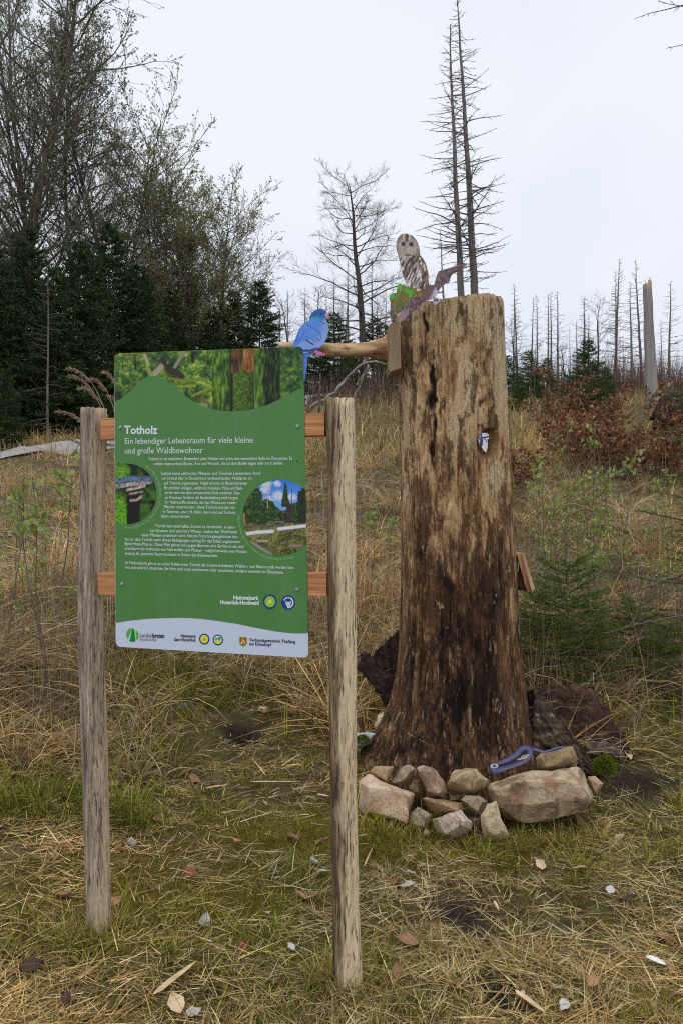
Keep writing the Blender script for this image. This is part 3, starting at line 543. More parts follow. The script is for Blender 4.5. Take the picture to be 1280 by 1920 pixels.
fw = m.ramp(m.noise(30, 4, .5, m.coord((1, 1, .4))), (.3, S(128, 96, 56)), (.7, S(172, 136, 88)))
c = m.mix(m.attr('fresh'), c, fw); m.col(c)
m.bump(m.math('ADD', m.math('ADD', n1, n4), m.math('MULTIPLY', n3, .35)), 1.0, .03); M_stump = m.m
link('wood', me, M_stump, stump)
# sawn top, and the side branch on its sawn block
m = M_('sawn_end_grain', .9, .1); wv = m.node('ShaderNodeTexWave', wave_type='RINGS'); wv.rings_direction = 'Z'; wv.inputs['Scale'].default_value = 14; wv.inputs['Distortion'].default_value = 2; m.l.new(m.coord(), wv.inputs[0])
m.col(m.ramp(wv.outputs['Fac'], (.2, S(120, 96, 66)), (.8, S(156, 130, 94)))); M_end = m.m
rim = SV[0]; cc = rim.mean(0); V = np.concatenate([rim, (rim * .6 + cc * .4) - [0, 0, .008], [cc - [0, 0, .012]]])
part('sawn_top', V, [(k, (k + 1) % NT, NT + (k + 1) % NT, NT + k) for k in range(NT)] + [(NT + k, NT + (k + 1) % NT, 2 * NT) for k in range(NT)], M_end, stump)
m = M_('branch_wood', .8, .25); v1 = m.coord((3, 22, 22)); n1 = m.noise(1, 7, .65, v1, .6); n2 = m.noise(14, 5, .6, m.coord((.5, 1, 1)))
c = m.ramp(n1, (.30, S(86, 60, 42)), (.48, S(142, 114, 82)), (.70, S(188, 162, 124))); m.col(m.mix(m.ramp(n2, (.56, 0.), (.64, .8)), c, S(96, 52, 32))); m.bump(n1, .6, .01); M_br = m.m
tb = Tubes(); BP = [(522, 653, 11.5), (560, 654, 12), (600, 655, 12.5), (640, 656, 12.5), (670, 656.5, 12.5), (690, 656, 14), (705, 655, 18), (718, 654, 24), (730, 653, 33), (738, 652, 42)]
pts_ = np.array([P(a, b, 4.62 + .0004 * (a - 522)) for a, b, _ in BP]); rd = np.array([c * 4.65 / F for *_, c in BP]); rd[-3:] *= .92
pts_ = np.array([[np.interp(t, np.linspace(0, 1, len(BP)), pts_[:, k]) for k in range(3)] for t in np.linspace(0, 1, 60)]); rd = np.interp(np.linspace(0, 1, 60), np.linspace(0, 1, len(BP)), rd)
tb.add(pts_, rd, 24); V, Q = tb.arrays(); V[:, 2] += (fbm(V[:, 0] * 9, V[:, 2] * 9 + V[:, 1] * 9, 81, 3) - .5) * .014
br_ = part('branch', np.concatenate([V, [V[:24].mean(0)]]), [tuple(q) for q in Q] + [((k + 1) % 24, k, len(V)) for k in range(24)], M_br, stump, True)
blk = [(727, 612), (731, 607), (748, 601), (750, 640), (751, 690), (744, 692), (731, 697), (728, 690), (730, 650)]
fv = [P(a, b, 4.50) for a, b in blk]; bv = [P(a, b, 4.50) + np.array([0, .26, 0]) for a, b in blk]; n = len(blk)
part('branch_block', fv + bv, [tuple(range(n)), tuple(range(2 * n - 1, n - 1, -1))] + [(k, k + n, (k + 1) % n + n, (k + 1) % n) for k in range(n)], m_bark('block_wood', S(86, 70, 52), S(142, 122, 96), (18, 18, 2)), stump)
# hinged wooden lid on the flank, green cord and fixing screw near the hole
m = M_('lid_wood', .8, .2); n1 = m.noise(1, 6, .6, m.coord((26, 26, 3)), .4); m.col(m.ramp(n1, (.3, S(84, 56, 34)), (.5, S(140, 104, 70)), (.75, S(172, 138, 102)))); m.bump(n1, .5, .008); M_lid = m.m
def slab(name, quad, D, dep, mat, par, smooth=False):
    f = [P(a, b, D) for a, b in quad]; q = [w + np.array([0, dep, 0]) for w in f]; n = len(f)
    return part(name, f + q, [tuple(range(n)), tuple(range(2 * n - 1, n - 1, -1))] + [(k, k + n, (k + 1) % n + n, (k + 1) % n) for k in range(n)], mat, par, smooth)
lid = slab('wooden_lid', [(968.5, 1039.5), (976, 1038.6), (996, 1107.5), (993, 1109.2), (987, 1109.6)], 4.62, .16, M_lid, stump)
slab('lid_face', [(976.3, 1038.3), (982, 1037.6), (1002.2, 1103.8), (998, 1107.8), (995.8, 1107.6)], 4.615, .165, m_bark('lid_edge', S(120, 92, 66), S(178, 148, 116), (30, 30, 4)), lid)
slab('lid_inner_board', [(966.5, 1042), (969, 1042), (985.5, 1106.6), (975, 1107.2), (968, 1092)], 4.64, .12, m_bark('lid_dark', S(20, 14, 10), S(62, 42, 24), (20, 20, 4)), lid)
slab('mirror_disc', [(969.2, 1051), (971.4, 1056), (972, 1062), (971.2, 1069), (969.4, 1074.5), (970, 1063)], 4.632, .003, m_plain('glass_disc', S(116, 130, 136), .2, .5), lid)
M_gw = m_plain('green_cord', S(34, 110, 54), .5)
tb = Tubes(); q = [(879, 799), (879.4, 815), (880.4, 830), (881, 845), (881.8, 853)]; tb.add(np.array([P(a, b, 4.395) for a, b in q]), np.full(5, .0022), 6)
V, Q = tb.arrays(); part('green_cord', V, Q, M_gw, stump); tb = Tubes()
tb.add(np.array([P(a, b, 4.475) for a, b in ((907, 846), (914, 856), (919, 859), (923, 857), (924, 855))]), np.full(5, .002), 6)
V, Q = tb.arrays(); part('green_cord', V, Q, M_gw, stump)
V, Q = box8(P(877.8, 830.6, 4.395), (.003, 0, 0), (0, .004, 0), (0, 0, .003)); part('screw', V, Q, M_steel, stump)
# ------------------------------------------------------------------ printed animal cut-outs
def cutout(name, label, cat, outl, D, conv, fn, step=1.0, tilt=(0, 0), thick=.004, edge=(.12, .12, .12, 1)):
    o2 = [conv(*q) for q in outl]; A = sum(a[0] * b[1] - b[0] * a[1] for a, b in zip(o2, o2[1:] + o2[:1]))
    if A < 0: o2 = o2[::-1]
    c = np.array(o2).mean(0); W3 = lambda x, y, d=0.: P(x, y, D + d + tilt[0] * (x - c[0]) + tilt[1] * (y - c[1]))
    lo = W3(c[0], max(q[1] for q in o2)); r = thing(name, label, cat, lo); n = len(o2)
    f = [W3(x, y, .0004) for x, y in o2]; b = [w + np.array([0, thick, 0]) for w in f]
    part('backing_plate', f + b, [tuple(range(n)), tuple(range(2 * n - 1, n - 1, -1))] + [(k, k + n, (k + 1) % n + n, (k + 1) % n) for k in range(n)], m_plain(name + '_edge', edge, .5), r)
    pts, fc = cdt(o2, step); V = np.array([W3(x, y, -.0006) for x, y in pts]) - np.array(r.location)
    link('print', mesh_np('print', V, T=[tuple(q) for q in fc], col=np.array(fn(pts[:, 0], pts[:, 1])), smooth=False), M_print, r); return r
A1 = lambda x, y: (725 + .125 * x, 430 + .125 * y); A2 = lambda x, y: (520 + .1875 * x, 560 + .1875 * y); A3 = lambda x, y: (870 + .10938 * x, 780 + .10938 * y); A4 = lambda x, y: (880 + .25 * x, 1370 + .25 * y)
def owl_c(px, py):
    x = (px - 725) / .125; y = (py - 430) / .125; f = N2(x, y, 91, 26); u = x + .38 * (y - 400); st = fbm(u / 22 - .0 * y, y / 75, 93, 3); f2 = N2(x, y, 95, 10)
    g = ramp3(np.clip(st * 2.1 - .62 + (f2 - .5) * .5, 0, 1), L3((58, 48, 42), (102, 90, 80), (160, 153, 150), (206, 206, 210)))
    wing = sst(0, 60, (x - 400) - .30 * (y - 400)) * (y > 380); g = blend(g, wing, ramp3(np.clip(st * 1.6 - .3, 0, 1), L3((54, 44, 36), (98, 82, 68), (136, 118, 102))))
    for cx, cy in ((490, 440), (510, 510), (555, 550), (565, 600), (500, 680), (510, 760), (480, 630)): g = blend(g, sst(1, .5, np.hypot((x - cx) / 16, (y - cy) / 34)), (214, 214, 220))
    hd = sst(405, 370, y); g = blend(g, hd, ramp3(np.clip(f2 * 1.5 - .25, 0, 1), L3((104, 90, 80), (146, 132, 124), (178, 168, 166))))
    g = blend(g, hd * sst(120, 165, np.hypot((x - 310) / 1.05, (y - 270))) * .8, ramp3(f2, L3((78, 62, 50), (134, 116, 102))))
    g = blend(g, hd * sst(22, 10, np.abs(x - 298)) * (y < 190), (62, 48, 38)); g = blend(g, hd * sst(16, 6, np.abs(x - 250 + .2 * (y - 100))) * (y < 150) * .7, (196, 188, 186)); g = blend(g, hd * sst(16, 6, np.abs(x - 338)) * (y < 150) * .7, (196, 188, 186))
    for ex, ey in ((245, 218), (362, 224)):
        d = np.hypot(x - ex, y - ey); g = blend(g, sst(48, 36, d) * .6, (92, 78, 70)); g = blend(g, sst(31, 24, d), (20, 20, 28)); g = blend(g, sst(8, 4, np.hypot(x - ex - 8, y - ey + 8)), (130, 140, 160))
    g = blend(g, sst(1, .7, np.hypot((x - 311) / 14, (y - 305) / 40)), (176, 152, 84)); g = blend(g, sst(1, .6, np.hypot((x - 318) / 80, (y - 388) / 18)) * .8, (62, 48, 36))
    ms = (y > 815 + .30 * np.maximum(0, x - 280) + 12 * f) & ((x < 300) | (y > 860 + .25 * (x - 300))); g = blend(g, ms * 1., ramp3(np.clip(f * .6 + f2 * .8 - .2, 0, 1), L3((44, 42, 20), (92, 92, 36), (136, 132, 52))))
    g = blend(g, ms * sst(.62, .70, N2(x, y, 99, 60)) * .8, (104, 74, 50))
    for cx, cy, r in ((185, 870, 42), (75, 1005, 48), (300, 925, 44), (355, 940, 40), (350, 990, 34), (220, 830, 26), (205, 915, 22), (150, 1000, 18)): g = blend(g, ms * sst(r, r * .75, np.hypot(x - cx, y - cy) + 10 * (f2 - .5)), (64, 146, 52))
    g = blend(g, sst(1090, 1180, y) * .9, ramp3(np.clip(f * 1.4 - .2 - sst(1250, 1420, y) * .3, 0, 1), L3((40, 46, 28), (84, 84, 66), (118, 110, 92))))
    g = blend(g, sst(1, .5, np.hypot((x - 470) / 40, (y - 905) / 22)), (206, 176, 160)); return g
cutout('owl_cutout', 'printed cut-out of a brown mottled owl on a mossy perch behind the stump top', 'cutout', [(200, 85), (230, 68), (265, 60), (320, 72), (375, 92), (420, 135), (455, 190), (480, 260), (492, 330), (496, 385), (540, 440), (575, 500), (597, 560), (612, 640), (622, 690), (618, 760), (630, 850), (640, 1000), (560, 1300), (150, 1460), (95, 1442), (62, 1365), (45, 1250), (52, 1100), (30, 1015), (50, 968), (140, 950), (150, 880), (165, 825), (195, 815), (230, 832), (250, 822), (275, 850), (300, 855), (285, 800), (255, 730), (225, 640), (205, 560), (188, 480), (172, 395), (148, 335), (136, 260), (140, 190), (160, 130)], 5.14, A1, owl_c)
def bat_c(px, py):
    x = (px - 725) / .125; y = (py - 430) / .125; f = N2(x, y, 101, 40); f2 = N2(x, y, 103, 12)
    g = ramp3(np.clip(f * 1.1 + .35 * f2 - .3, 0, 1), L3((48, 36, 38), (82, 62, 62), (112, 90, 92), (140, 122, 128)))
    for pl in ([(350, 1015), (190, 1390)], [(350, 1015), (300, 1290)], [(350, 1015), (480, 1200)], [(770, 630), (930, 800)], [(770, 630), (800, 860)], [(770, 630), (960, 570), (1180, 525)], [(520, 1000), (350, 1012)]): g = blend(g, sst(9, 3, seg(x, y, pl)) * .6, (142, 122, 126))
    for pl in ([(330, 1075), (240, 1350)], [(420, 1040), (440, 1190)], [(830, 640), (900, 800)], [(980, 590), (960, 690)]): g = blend(g, sst(14, 4, seg(x, y, pl)) * .5, (40, 30, 32))
    g = blend(g, (x < 330) * sst(1150, 1300, y) * .5, (150, 130, 140))
    bd = sst(1, .85, np.hypot(((x - 650) * .87 - (y - 945) * -.5) / 135, ((y - 945) * .87 - (x - 650) * .5) / 105) + .1 * (f2 - .5))
    g = blend(g, bd, ramp3(f2, L3((70, 50, 48), (112, 88, 82)))); g = blend(g, bd * sst(.2, .8, ((x - 640) * .8 + (y - 930) * .35) / 90), ramp3(f2, L3((150, 142, 156), (206, 206, 220))))
    g = blend(g, sst(22, 8, seg(x, y, [(700, 1020), (735, 1060)])) + sst(22, 8, seg(x, y, [(600, 1060), (600, 1150)])) + sst(20, 8, seg(x, y, [(770, 940), (830, 935)])), (130, 108, 116)); return g
bat = cutout('bat_cutout', 'printed cut-out of a bat with spread brown wings on the stump rim', 'cutout', [(172, 1412), (165, 1345), (200, 1270), (265, 1165), (330, 1062), (345, 1018), (360, 1008), (440, 1000), (520, 1000), (540, 962), (528, 910), (562, 892), (620, 850), (638, 832), (640, 806), (656, 836), (700, 832), (716, 780), (745, 690), (768, 632), (790, 622), (850, 602), (960, 570), (1060, 530), (1150, 512), (1188, 522), (1194, 538), (1160, 548), (1138, 598), (1080, 628), (1010, 652), (972, 680), (950, 725), (930, 808), (885, 812), (830, 850), (790, 892), (768, 932), (800, 938), (828, 918), (838, 945), (800, 955), (760, 962), (742, 990), (722, 1012), (738, 1058), (722, 1068), (690, 1045), (640, 1055), (612, 1058), (612, 1150), (592, 1160), (584, 1095), (562, 1062), (522, 1112), (492, 1170), (480, 1206), (430, 1206), (360, 1240), (292, 1310), (262, 1366), (215, 1374), (186, 1416)], 4.375, A1, bat_c, tilt=(-.0006, 0))
tagq = [A1(*q) for q in ((672, 1078), (745, 1015), (800, 1068), (722, 1136))]; q = [P(a, b, 4.384) for a, b in tagq]; 
tg = part('metal_bracket', q + [w + np.array([0, .0015, 0]) for w in q], [(3, 2, 1, 0), (4, 5, 6, 7)] + [(k, (k + 1) % 4, (k + 1) % 4 + 4, k + 4) for k in range(4)], m_plain('bracket_zinc', S(156, 166, 166), .4, .5, metal=.4), bat)
c = P(*A1(752, 1066), 4.383); part('bracket_hole', [c + np.array([.006 * math.cos(a), 0, .006 * math.sin(a)]) for a in np.arange(12) * math.pi / 6], [tuple(range(12))], M_edge, tg)
def pig_c(px, py):
    x = (px - 520) / .1875; y = (py - 560) / .1875; f = N2(x, y, 111, 40); f2 = N2(x, y, 113, 13)
    g = ramp3(np.clip(f * .8 + .3 * f2 - .05, 0, 1), L3((58, 96, 164), (84, 130, 206), (120, 160, 224)))
    g = blend(g, sst(400, 500, x + .25 * (y - 300)) * .6, (138, 160, 208)); g = blend(g, sst(.5, 1, sst(60, 0, np.hypot((x - 470) / 1.2, y - 240))) * .5, (140, 136, 188))
    g = blend(g, sst(0, 30, y - 330 - (500 - x) * .35) * (x > 200) * .5, (152, 172, 222))
    for pl in ([(230, 260), (190, 420)], [(270, 330), (210, 450)], [(300, 260), (420, 330), (440, 400)], [(290, 380), (400, 430)]): g = blend(g, sst(12, 3, seg(x, y, pl)) * .5, (46, 74, 136))
    for pl, w in (([(290, 412), (320, 435), (360, 458)], 9), ([(262, 520), (330, 520), (400, 500)], 16), ([(265, 560), (380, 530)], 12), ([(250, 600), (350, 560)], 10), ([(430, 225), (475, 250)], 6), ([(395, 395), (430, 420)], 5)): g = blend(g, sst(w, w * .5, seg(x, y, pl) + 6 * (f2 - .5)), (40, 50, 92))
    g = blend(g, sst(545, 560, y) * (x < 330) * .8, ramp3(np.clip((x - 250) / 60, 0, 1), L3((42, 72, 150), (72, 116, 200))))
    hd = sst(222, 200, y) * (x > 300); g = blend(g, hd, ramp3(np.clip((y - 100) / 110, 0, 1), L3((40, 88, 150), (36, 78, 132), (44, 110, 158)))); g = blend(g, sst(1, .5, np.hypot((x - 380) / 60, (y - 200) / 24)) * .8, (40, 146, 158))
    g = blend(g, sst(12, 7, np.hypot(x - 437, y - 150)), (24, 34, 56)); g = blend(g, (x > 482) * (y < 205) * (y > 150), (176, 104, 132)); g = blend(g, sst(10, 5, np.hypot(x - 490, y - 165)), (206, 196, 206))
    ft = (y > 518) & (x > 372); g = blend(g, ft * 1., (186, 92, 140)); g = blend(g, ((y > 560 - .0 * x) & (x > 372) & (y - 552 > .05 * (480 - x))) * 1., (92, 104, 104)); return g
cutout('pigeon_cutout', 'printed cut-out of a blue pigeon perched on the side branch', 'cutout', [(318, 215), (326, 180), (345, 145), (375, 116), (405, 104), (432, 100), (462, 106), (482, 124), (490, 152), (508, 164), (526, 180), (524, 195), (494, 190), (484, 208), (504, 245), (513, 290), (508, 340), (492, 395), (466, 445), (430, 482), (400, 512), (396, 522), (430, 530), (482, 556), (485, 566), (440, 574), (382, 588), (374, 576), (392, 545), (372, 542), (330, 570), (299, 592), (297, 650), (288, 720), (276, 800), (266, 830), (252, 800), (246, 640), (205, 560), (150, 466), (180, 400), (218, 305), (262, 248)], 4.545, A2, pig_c)
def wp_c(px, py):
    x = (px - 870) / .10938; y = (py - 780) / .10938; f = N2(x, y, 121, 30)
    g = ramp3(f, L3((186, 184, 200), (216, 212, 222))); blk = (30, 34, 44)
    g = blend(g, sst(0, 10, 300 - y - .1 * (x - 330)) * (x > 300), blk); g = blend(g, sst(18, 8, seg(x, y, [(285, 300), (285, 350), (310, 375), (410, 355)])), blk); g = blend(g, sst(13, 6, np.hypot(x - 377, y - 312)), blk)
    g = blend(g, (x > 418) * 1., (42, 56, 66)); g = blend(g, sst(26, 16, seg(x, y, [(240, 395), (290, 380)])), (60, 80, 120)); g = blend(g, sst(32, 24, seg(x, y, [(290, 420), (280, 500)])), (34, 46, 60)); g = blend(g, sst(10, 5, seg(x, y, [(330, 385), (365, 410), (385, 455)])), blk)
    g = blend(g, sst(18, 8, seg(x, y, [(255, 430), (245, 410)])), (170, 170, 200)); return g
cutout('woodpecker_cutout', 'printed cut-out of a black and white woodpecker looking out of the carved hole', 'cutout', [(236, 405), (262, 345), (280, 295), (305, 275), (345, 270), (380, 285), (405, 310), (422, 340), (470, 362), (503, 384), (495, 396), (425, 388), (392, 402), (398, 470), (392, 550), (368, 626), (335, 600), (300, 545), (255, 485)], 4.415, A3, wp_c, step=.8, thick=.003, tilt=(.0009, 0))
SN1 = [(165, 270), (185, 302), (250, 290), (330, 268), (410, 232), (452, 190), (455, 145), (425, 125), (385, 135), (350, 180), (280, 220), (200, 252)]; SNT = [(440, 128), (490, 140), (555, 160), (630, 134), (708, 117)]
def snk_c(px, py):
    x = (px - 880) / .25; y = (py - 1370) / .25; d = seg(x, y, SN1); dt = seg(x, y, SNT); sc = .5 + .5 * np.sin(x / 3.2) * np.sin((y + .4 * x) / 3.2)
    g = ramp3(np.clip(.55 - d / 42 + sc * .3, 0, 1), L3((42, 41, 58), (82, 80, 110), (122, 120, 156))); g = blend(g, (dt < 14) * (x > 475), ramp3(np.clip(1 - dt / 13, 0, 1), L3((46, 44, 68), (104, 102, 146))))
    g = blend(g, sst(8, 3, seg(x, y, [(205, 262), (290, 246), (360, 208), (400, 165), (425, 150)])) * .95, (18, 17, 26)); g = blend(g, sst(1, .7, np.hypot((x - 405 + (y - 195) * .8) / 26, (y - 195) / 17)), (150, 128, 74)); g = blend(g, sst(6, 3, seg(x, y, [(360, 215), (415, 205), (440, 180)])) * .7, (190, 200, 200))
    g = blend(g, sst(16, 10, np.hypot((x - 180) / 1.5, y - 264)), (44, 46, 54)); g = blend(g, sst(4, 2, np.abs(np.hypot((x - 182) / 1.7, y - 264) - 14)), (206, 214, 210)); g = blend(g, sst(5, 3, np.hypot(x - 172, y - 266)) + sst(5, 3, np.hypot(x - 190, y - 262)), (190, 198, 190)); return g
cutout('snake_cutout', 'printed cut-out of a coiled violet grey snake above the big stone', 'cutout', [(150, 268), (160, 246), (185, 236), (245, 218), (300, 190), (335, 160), (360, 132), (390, 114), (425, 108), (460, 116), (490, 125), (520, 142), (560, 152), (600, 142), (650, 122), (708, 114), (708, 121), (660, 136), (610, 158), (560, 170), (520, 164), (492, 150), (474, 148), (472, 185), (455, 215), (425, 240), (370, 262), (300, 285), (240, 312), (195, 328), (165, 322), (152, 300)], 4.16, A4, snk_c, tilt=(0, 0), edge=(.05, .05, .07, 1))
# ------------------------------------------------------------------ stones at the foot of the stump
def m_stone(name, c1, c2, c3, seed):
    m = M_(name, .9, .2); mp = m.coord(); 
    n1 = m.noise(7 + seed % 3, 8, .65, mp, .4); n2 = m.noise(23, 6, .65, mp); n3 = m.noise(4 + seed * .37, 4, .5, mp, .8); n5 = m.noise(120, 6, .75, mp)
    c = m.ramp(n1, (.34, c1), (.52, c2), (.70, c3)); c = m.mix(m.ramp(n3, (.54, 0.), (.60, .75)), c, tuple(np.array(c1[:3]) * .62) + (1,)); c = m.mix(m.ramp(n2, (.60, 0.), (.70, .55)), c, S(196, 186, 174)); c = m.mix(m.ramp(n5, (.36, .7), (.47, 0.)), c, (.10, .08, .065, 1)); c = m.mix(m.ramp(m.noise(1, 7, .7, m.coord((12, 12, 5)), .6), (.56, 0.), (.62, .6)), c, S(126, 86, 58))
    m.col(c); m.bump(m.math('ADD', n1, m.math('ADD', m.math('MULTIPLY', n2, .6), m.math('MULTIPLY', n5, .3))), .9, .02); return m.m
C3 = lambda x, y: (660 + .21875 * x, 1370 + .21869 * y)
def stone(name, label, outl, conv, D, dep, cols, seed, ridge=(.0, .0), kf=.66):
    o2 = np.array([conv(*q) for q in outl]); c = o2.mean(0); R = np.random.default_rng(seed); pts = []
    for q in o2:
        pts.append(P(*q, D)); 
        for k, dd in ((kf, -1.), (.8, 1.)):
            w = c + np.array(ridge) * (dd < 0) + (q - c) * (k + R.uniform(-.20, .12) * (1.0 if kf < .7 else .45)); pts.append(P(*w, D + dd * dep * R.uniform(.55, 1.15)))
    bm = bmesh.new(); lo = min(p[2] for p in pts); ctr = np.array([np.mean([p[0] for p in pts]), D, lo])
    for p in pts: bm.verts.new(p - ctr)
    r = bmesh.ops.convex_hull(bm, input=bm.verts); bmesh.ops.delete(bm, geom=list({g for g in list(r['geom_interior']) + list(r['geom_unused']) if isinstance(g, bmesh.types.BMVert)}), context='VERTS')
    bmesh.ops.dissolve_limit(bm, angle_limit=math.radians(13), verts=bm.verts, edges=bm.edges)
    try: bmesh.ops.bevel(bm, geom=list(bm.edges), offset=.003, segments=2, profile=.6, affect='EDGES', clamp_overlap=True)
    except Exception: pass
    bmesh.ops.triangulate(bm, faces=bm.faces)
    for _ in range(5):
        L = [e for e in bm.edges if e.calc_length() > .030]
        if not L: break
        bmesh.ops.subdivide_edges(bm, edges=L, cuts=1); bmesh.ops.triangulate(bm, faces=[f for f in bm.faces if len(f.verts) > 3])
    bm.normal_update()
    for v_i in bm.verts:
        p = v_i.co; n_ = float(fbm(p.x * 16 + seed, p.z * 16 + p.y * 11, seed, 4)) - .5; v_i.co += v_i.normal * n_ * .026
    me = bpy.data.meshes.new(name); bm.to_mesh(me); bm.free(); me.polygons.foreach_set('use_smooth', np.ones(len(me.polygons), bool)); me.set_sharp_from_angle(angle=math.radians(19))
    return link(name, me, m_stone('stone_%d' % seed, *cols, seed), None, label, 'stone', 'stones heaped round the stump', None, tuple(ctr))
pk = (S(150, 122, 98), S(188, 160, 132), S(210, 192, 168)); tn = (S(126, 106, 80), S(168, 146, 114), S(196, 176, 146)); gr = (S(110, 98, 80), S(154, 140, 116), S(188, 174, 150)); rd_ = (S(116, 94, 78), S(156, 132, 112), S(194, 174, 154)); wh = (S(168, 146, 130), S(200, 184, 170), S(220, 212, 204)); yl = (S(112, 94, 66), S(148, 128, 94), S(174, 156, 122)); dk = (S(74, 60, 54), S(104, 88, 80), S(130, 114, 104)); cr = (S(166, 144, 112), S(202, 184, 154), S(220, 208, 184))
stone('stone', 'big pinkish block at the left front of the stone heap', [(55, 440), (140, 380), (200, 400), (330, 470), (525, 545), (525, 620), (470, 815), (240, 760), (60, 720), (45, 560)], C3, 4.08, .14, pk, 1, (6, 3), .78)
stone('stone', 'small pale stone on top of the big pinkish block', [(150, 340), (185, 308), (360, 303), (355, 340), (300, 440), (260, 430), (150, 370)], C3, 4.19, .07, tn, 2)
stone('stone', 'grey wedge shaped stone leaning right of the small pale stone', [(330, 445), (430, 295), (490, 290), (535, 330), (510, 400), (410, 495), (340, 465)], C3, 4.18, .08, gr, 3)
stone('stone', 'brown egg shaped stone with a pale vein at the top of the heap', [(555, 320), (610, 295), (680, 310), (790, 420), (818, 540), (780, 590), (640, 575), (590, 450)], C3, 4.12, .09, rd_, 4, (-3, 0))
stone('stone', 'light brown boulder beside the brown veined stone, left of the snake', [(815, 450), (880, 340), (980, 315), (1060, 325), (1170, 430), (1150, 490), (1020, 555), (820, 520)], C3, 4.14, .11, tn, 5, (-2, -3))
stone('stone', 'small brown stone wedged between the big pinkish block and the veined stone', [(455, 480), (510, 410), (580, 420), (615, 560), (560, 640), (480, 560)], C3, 4.20, .07, yl, 6)
stone('stone', 'flat yellowish stone lying under the brown veined stone', [(600, 580), (640, 568), (960, 620), (972, 660), (935, 695), (710, 742), (640, 650)], C3, 4.05, .10, yl, 7)
stone('stone', 'small grey cube stone standing right of the big pinkish block', [(480, 820), (510, 700), (560, 655), (685, 720), (640, 850), (600, 885)], C3, 3.98, .07, gr, 8)
stone('stone', 'whitish pink boulder in the front row with rusty spots', [(685, 760), (820, 688), (930, 690), (1025, 780), (1020, 850), (900, 925), (800, 940), (705, 860)], C3, 3.93, .10, wh, 9, (-3, -5))
stone('stone', 'grey brown stone between light brown boulder and upright cream stone', [(918, 592), (960, 545), (1090, 545), (1162, 610), (1100, 740), (980, 665)], C3, 4.03, .08, gr, 10)
stone('stone', 'dark reddish stone half hidden behind the upright cream stone', [(975, 725), (1110, 735), (1125, 840), (1010, 855)], C3, 4.03, .06, dk, 11)
stone('stone', 'narrow upright cream stone in front of the big right block', [(88, 630), (120, 552), (200, 518), (215, 560), (288, 790), (200, 840), (108, 820), (92, 700)], A4, 3.90, .055, cr, 12)
stone('stone', 'largest stone, long rust stained block below the snake', [(135, 425), (150, 390), (300, 345), (470, 300), (830, 280), (870, 340), (925, 500), (860, 590), (700, 640), (570, 690), (400, 705), (260, 665), (150, 545)], A4, 4.12, .15, (S(124, 98, 76), S(160, 140, 112), S(180, 168, 142)), 13, (4, 6), .86)
stone('stone', 'brown block on top of the largest stone, under the snake tail', [(497, 205), (545, 165), (770, 124), (802, 200), (802, 275), (540, 308), (494, 280)], A4, 4.33, .10, yl, 14)
stone('stone', 'small stone under the mossy foot of the bark slab', [(880, 345), (940, 335), (1000, 400), (945, 478), (905, 465)], A4, 4.22, .07, tn, 15)
stone('stone', 'shaded stone buried behind the flat yellowish stone', [(800, 520), (950, 540), (940, 625), (820, 615)], C3, 4.16, .05, gr, 16)
stone('stone', 'pale bluish flat stone behind the left root of the stump', [(664, 1374), (690, 1372), (703, 1377), (694, 1396), (662, 1404)], lambda x, y: (x, y), 4.72, .10, (S(150, 152, 156), S(178, 180, 186), S(196, 198, 204)), 17)
stone('stone', 'cream stone leaning on the left flank of the stump', [(700, 1362), (708, 1342), (724, 1334), (730, 1344), (716, 1370), (704, 1378)], lambda x, y: (x, y), 4.85, .08, cr, 18)
stone('stone', 'tiny pebble in the grass before the small grey cube stone', [(612, 880), (630, 852), (655, 870), (652, 895), (625, 898)], C3, 3.88, .02, gr, 19)
# ------------------------------------------------------------------ slabs of fallen bark
def bark_slab(name, label, c00, c10, c11, c01, bulge, mat, seed, nu=46, nv=30, thick=.022, rag=.10, moss_at=None):
    U_, V_ = np.meshgrid(np.linspace(0, 1, nu), np.linspace(0, 1, nv)); e = (fbm(U_ * 6, V_ * 0 + 1, seed, 4) - .5) * rag * 2; e2 = (fbm(V_ * 6, U_ * 0 + 5, seed + 3, 4) - .5) * rag * 2
    vv = V_ + e * V_; uu = U_ + e2 * (U_ - .3)
    Pp = ((1 - uu) * (1 - vv))[..., None] * c00 + (uu * (1 - vv))[..., None] * c10 + (uu * vv)[..., None] * c11 + ((1 - uu) * vv)[..., None] * c01
    n_ = unit(np.cross(c10 - c00, c01 - c00)); n_ = -n_ if n_[1] > 0 else n_
    d = bulge * np.sin(math.pi * np.clip(V_, 0, 1)) + (fbm(U_ * 5, V_ * 14, seed + 9, 4) - .5) * .07 + (fbm(U_ * 12, V_ * 40, seed + 11, 3) - .5) * .03
    Fv = Pp + n_ * d[..., None]; Bv = Fv - n_ * thick; lo = Fv.reshape(-1, 3)[np.argmin(Fv[..., 2])]; V = np.concatenate([Fv.reshape(-1, 3), Bv.reshape(-1, 3)]) - lo
    i = np.arange(nu * nv).reshape(nv, nu); o = nu * nv; Q = [np.stack([i[:-1, :-1], i[:-1, 1:], i[1:, 1:], i[1:, :-1]], -1).reshape(-1, 4)]; Q.append(Q[0][:, ::-1] + o)
    rim = np.concatenate([i[0, :], i[1:, -1], i[-1, -2::-1], i[-2:0:-1, 0]]); r2 = np.roll(rim, -1); Q.append(np.stack([rim, rim + o, r2 + o, r2], -1))
    return link(name, mesh_np(name, V, np.concatenate(Q), smooth=True), mat, None, label, 'bark', 'fallen bark around the stump', None, tuple(lo))
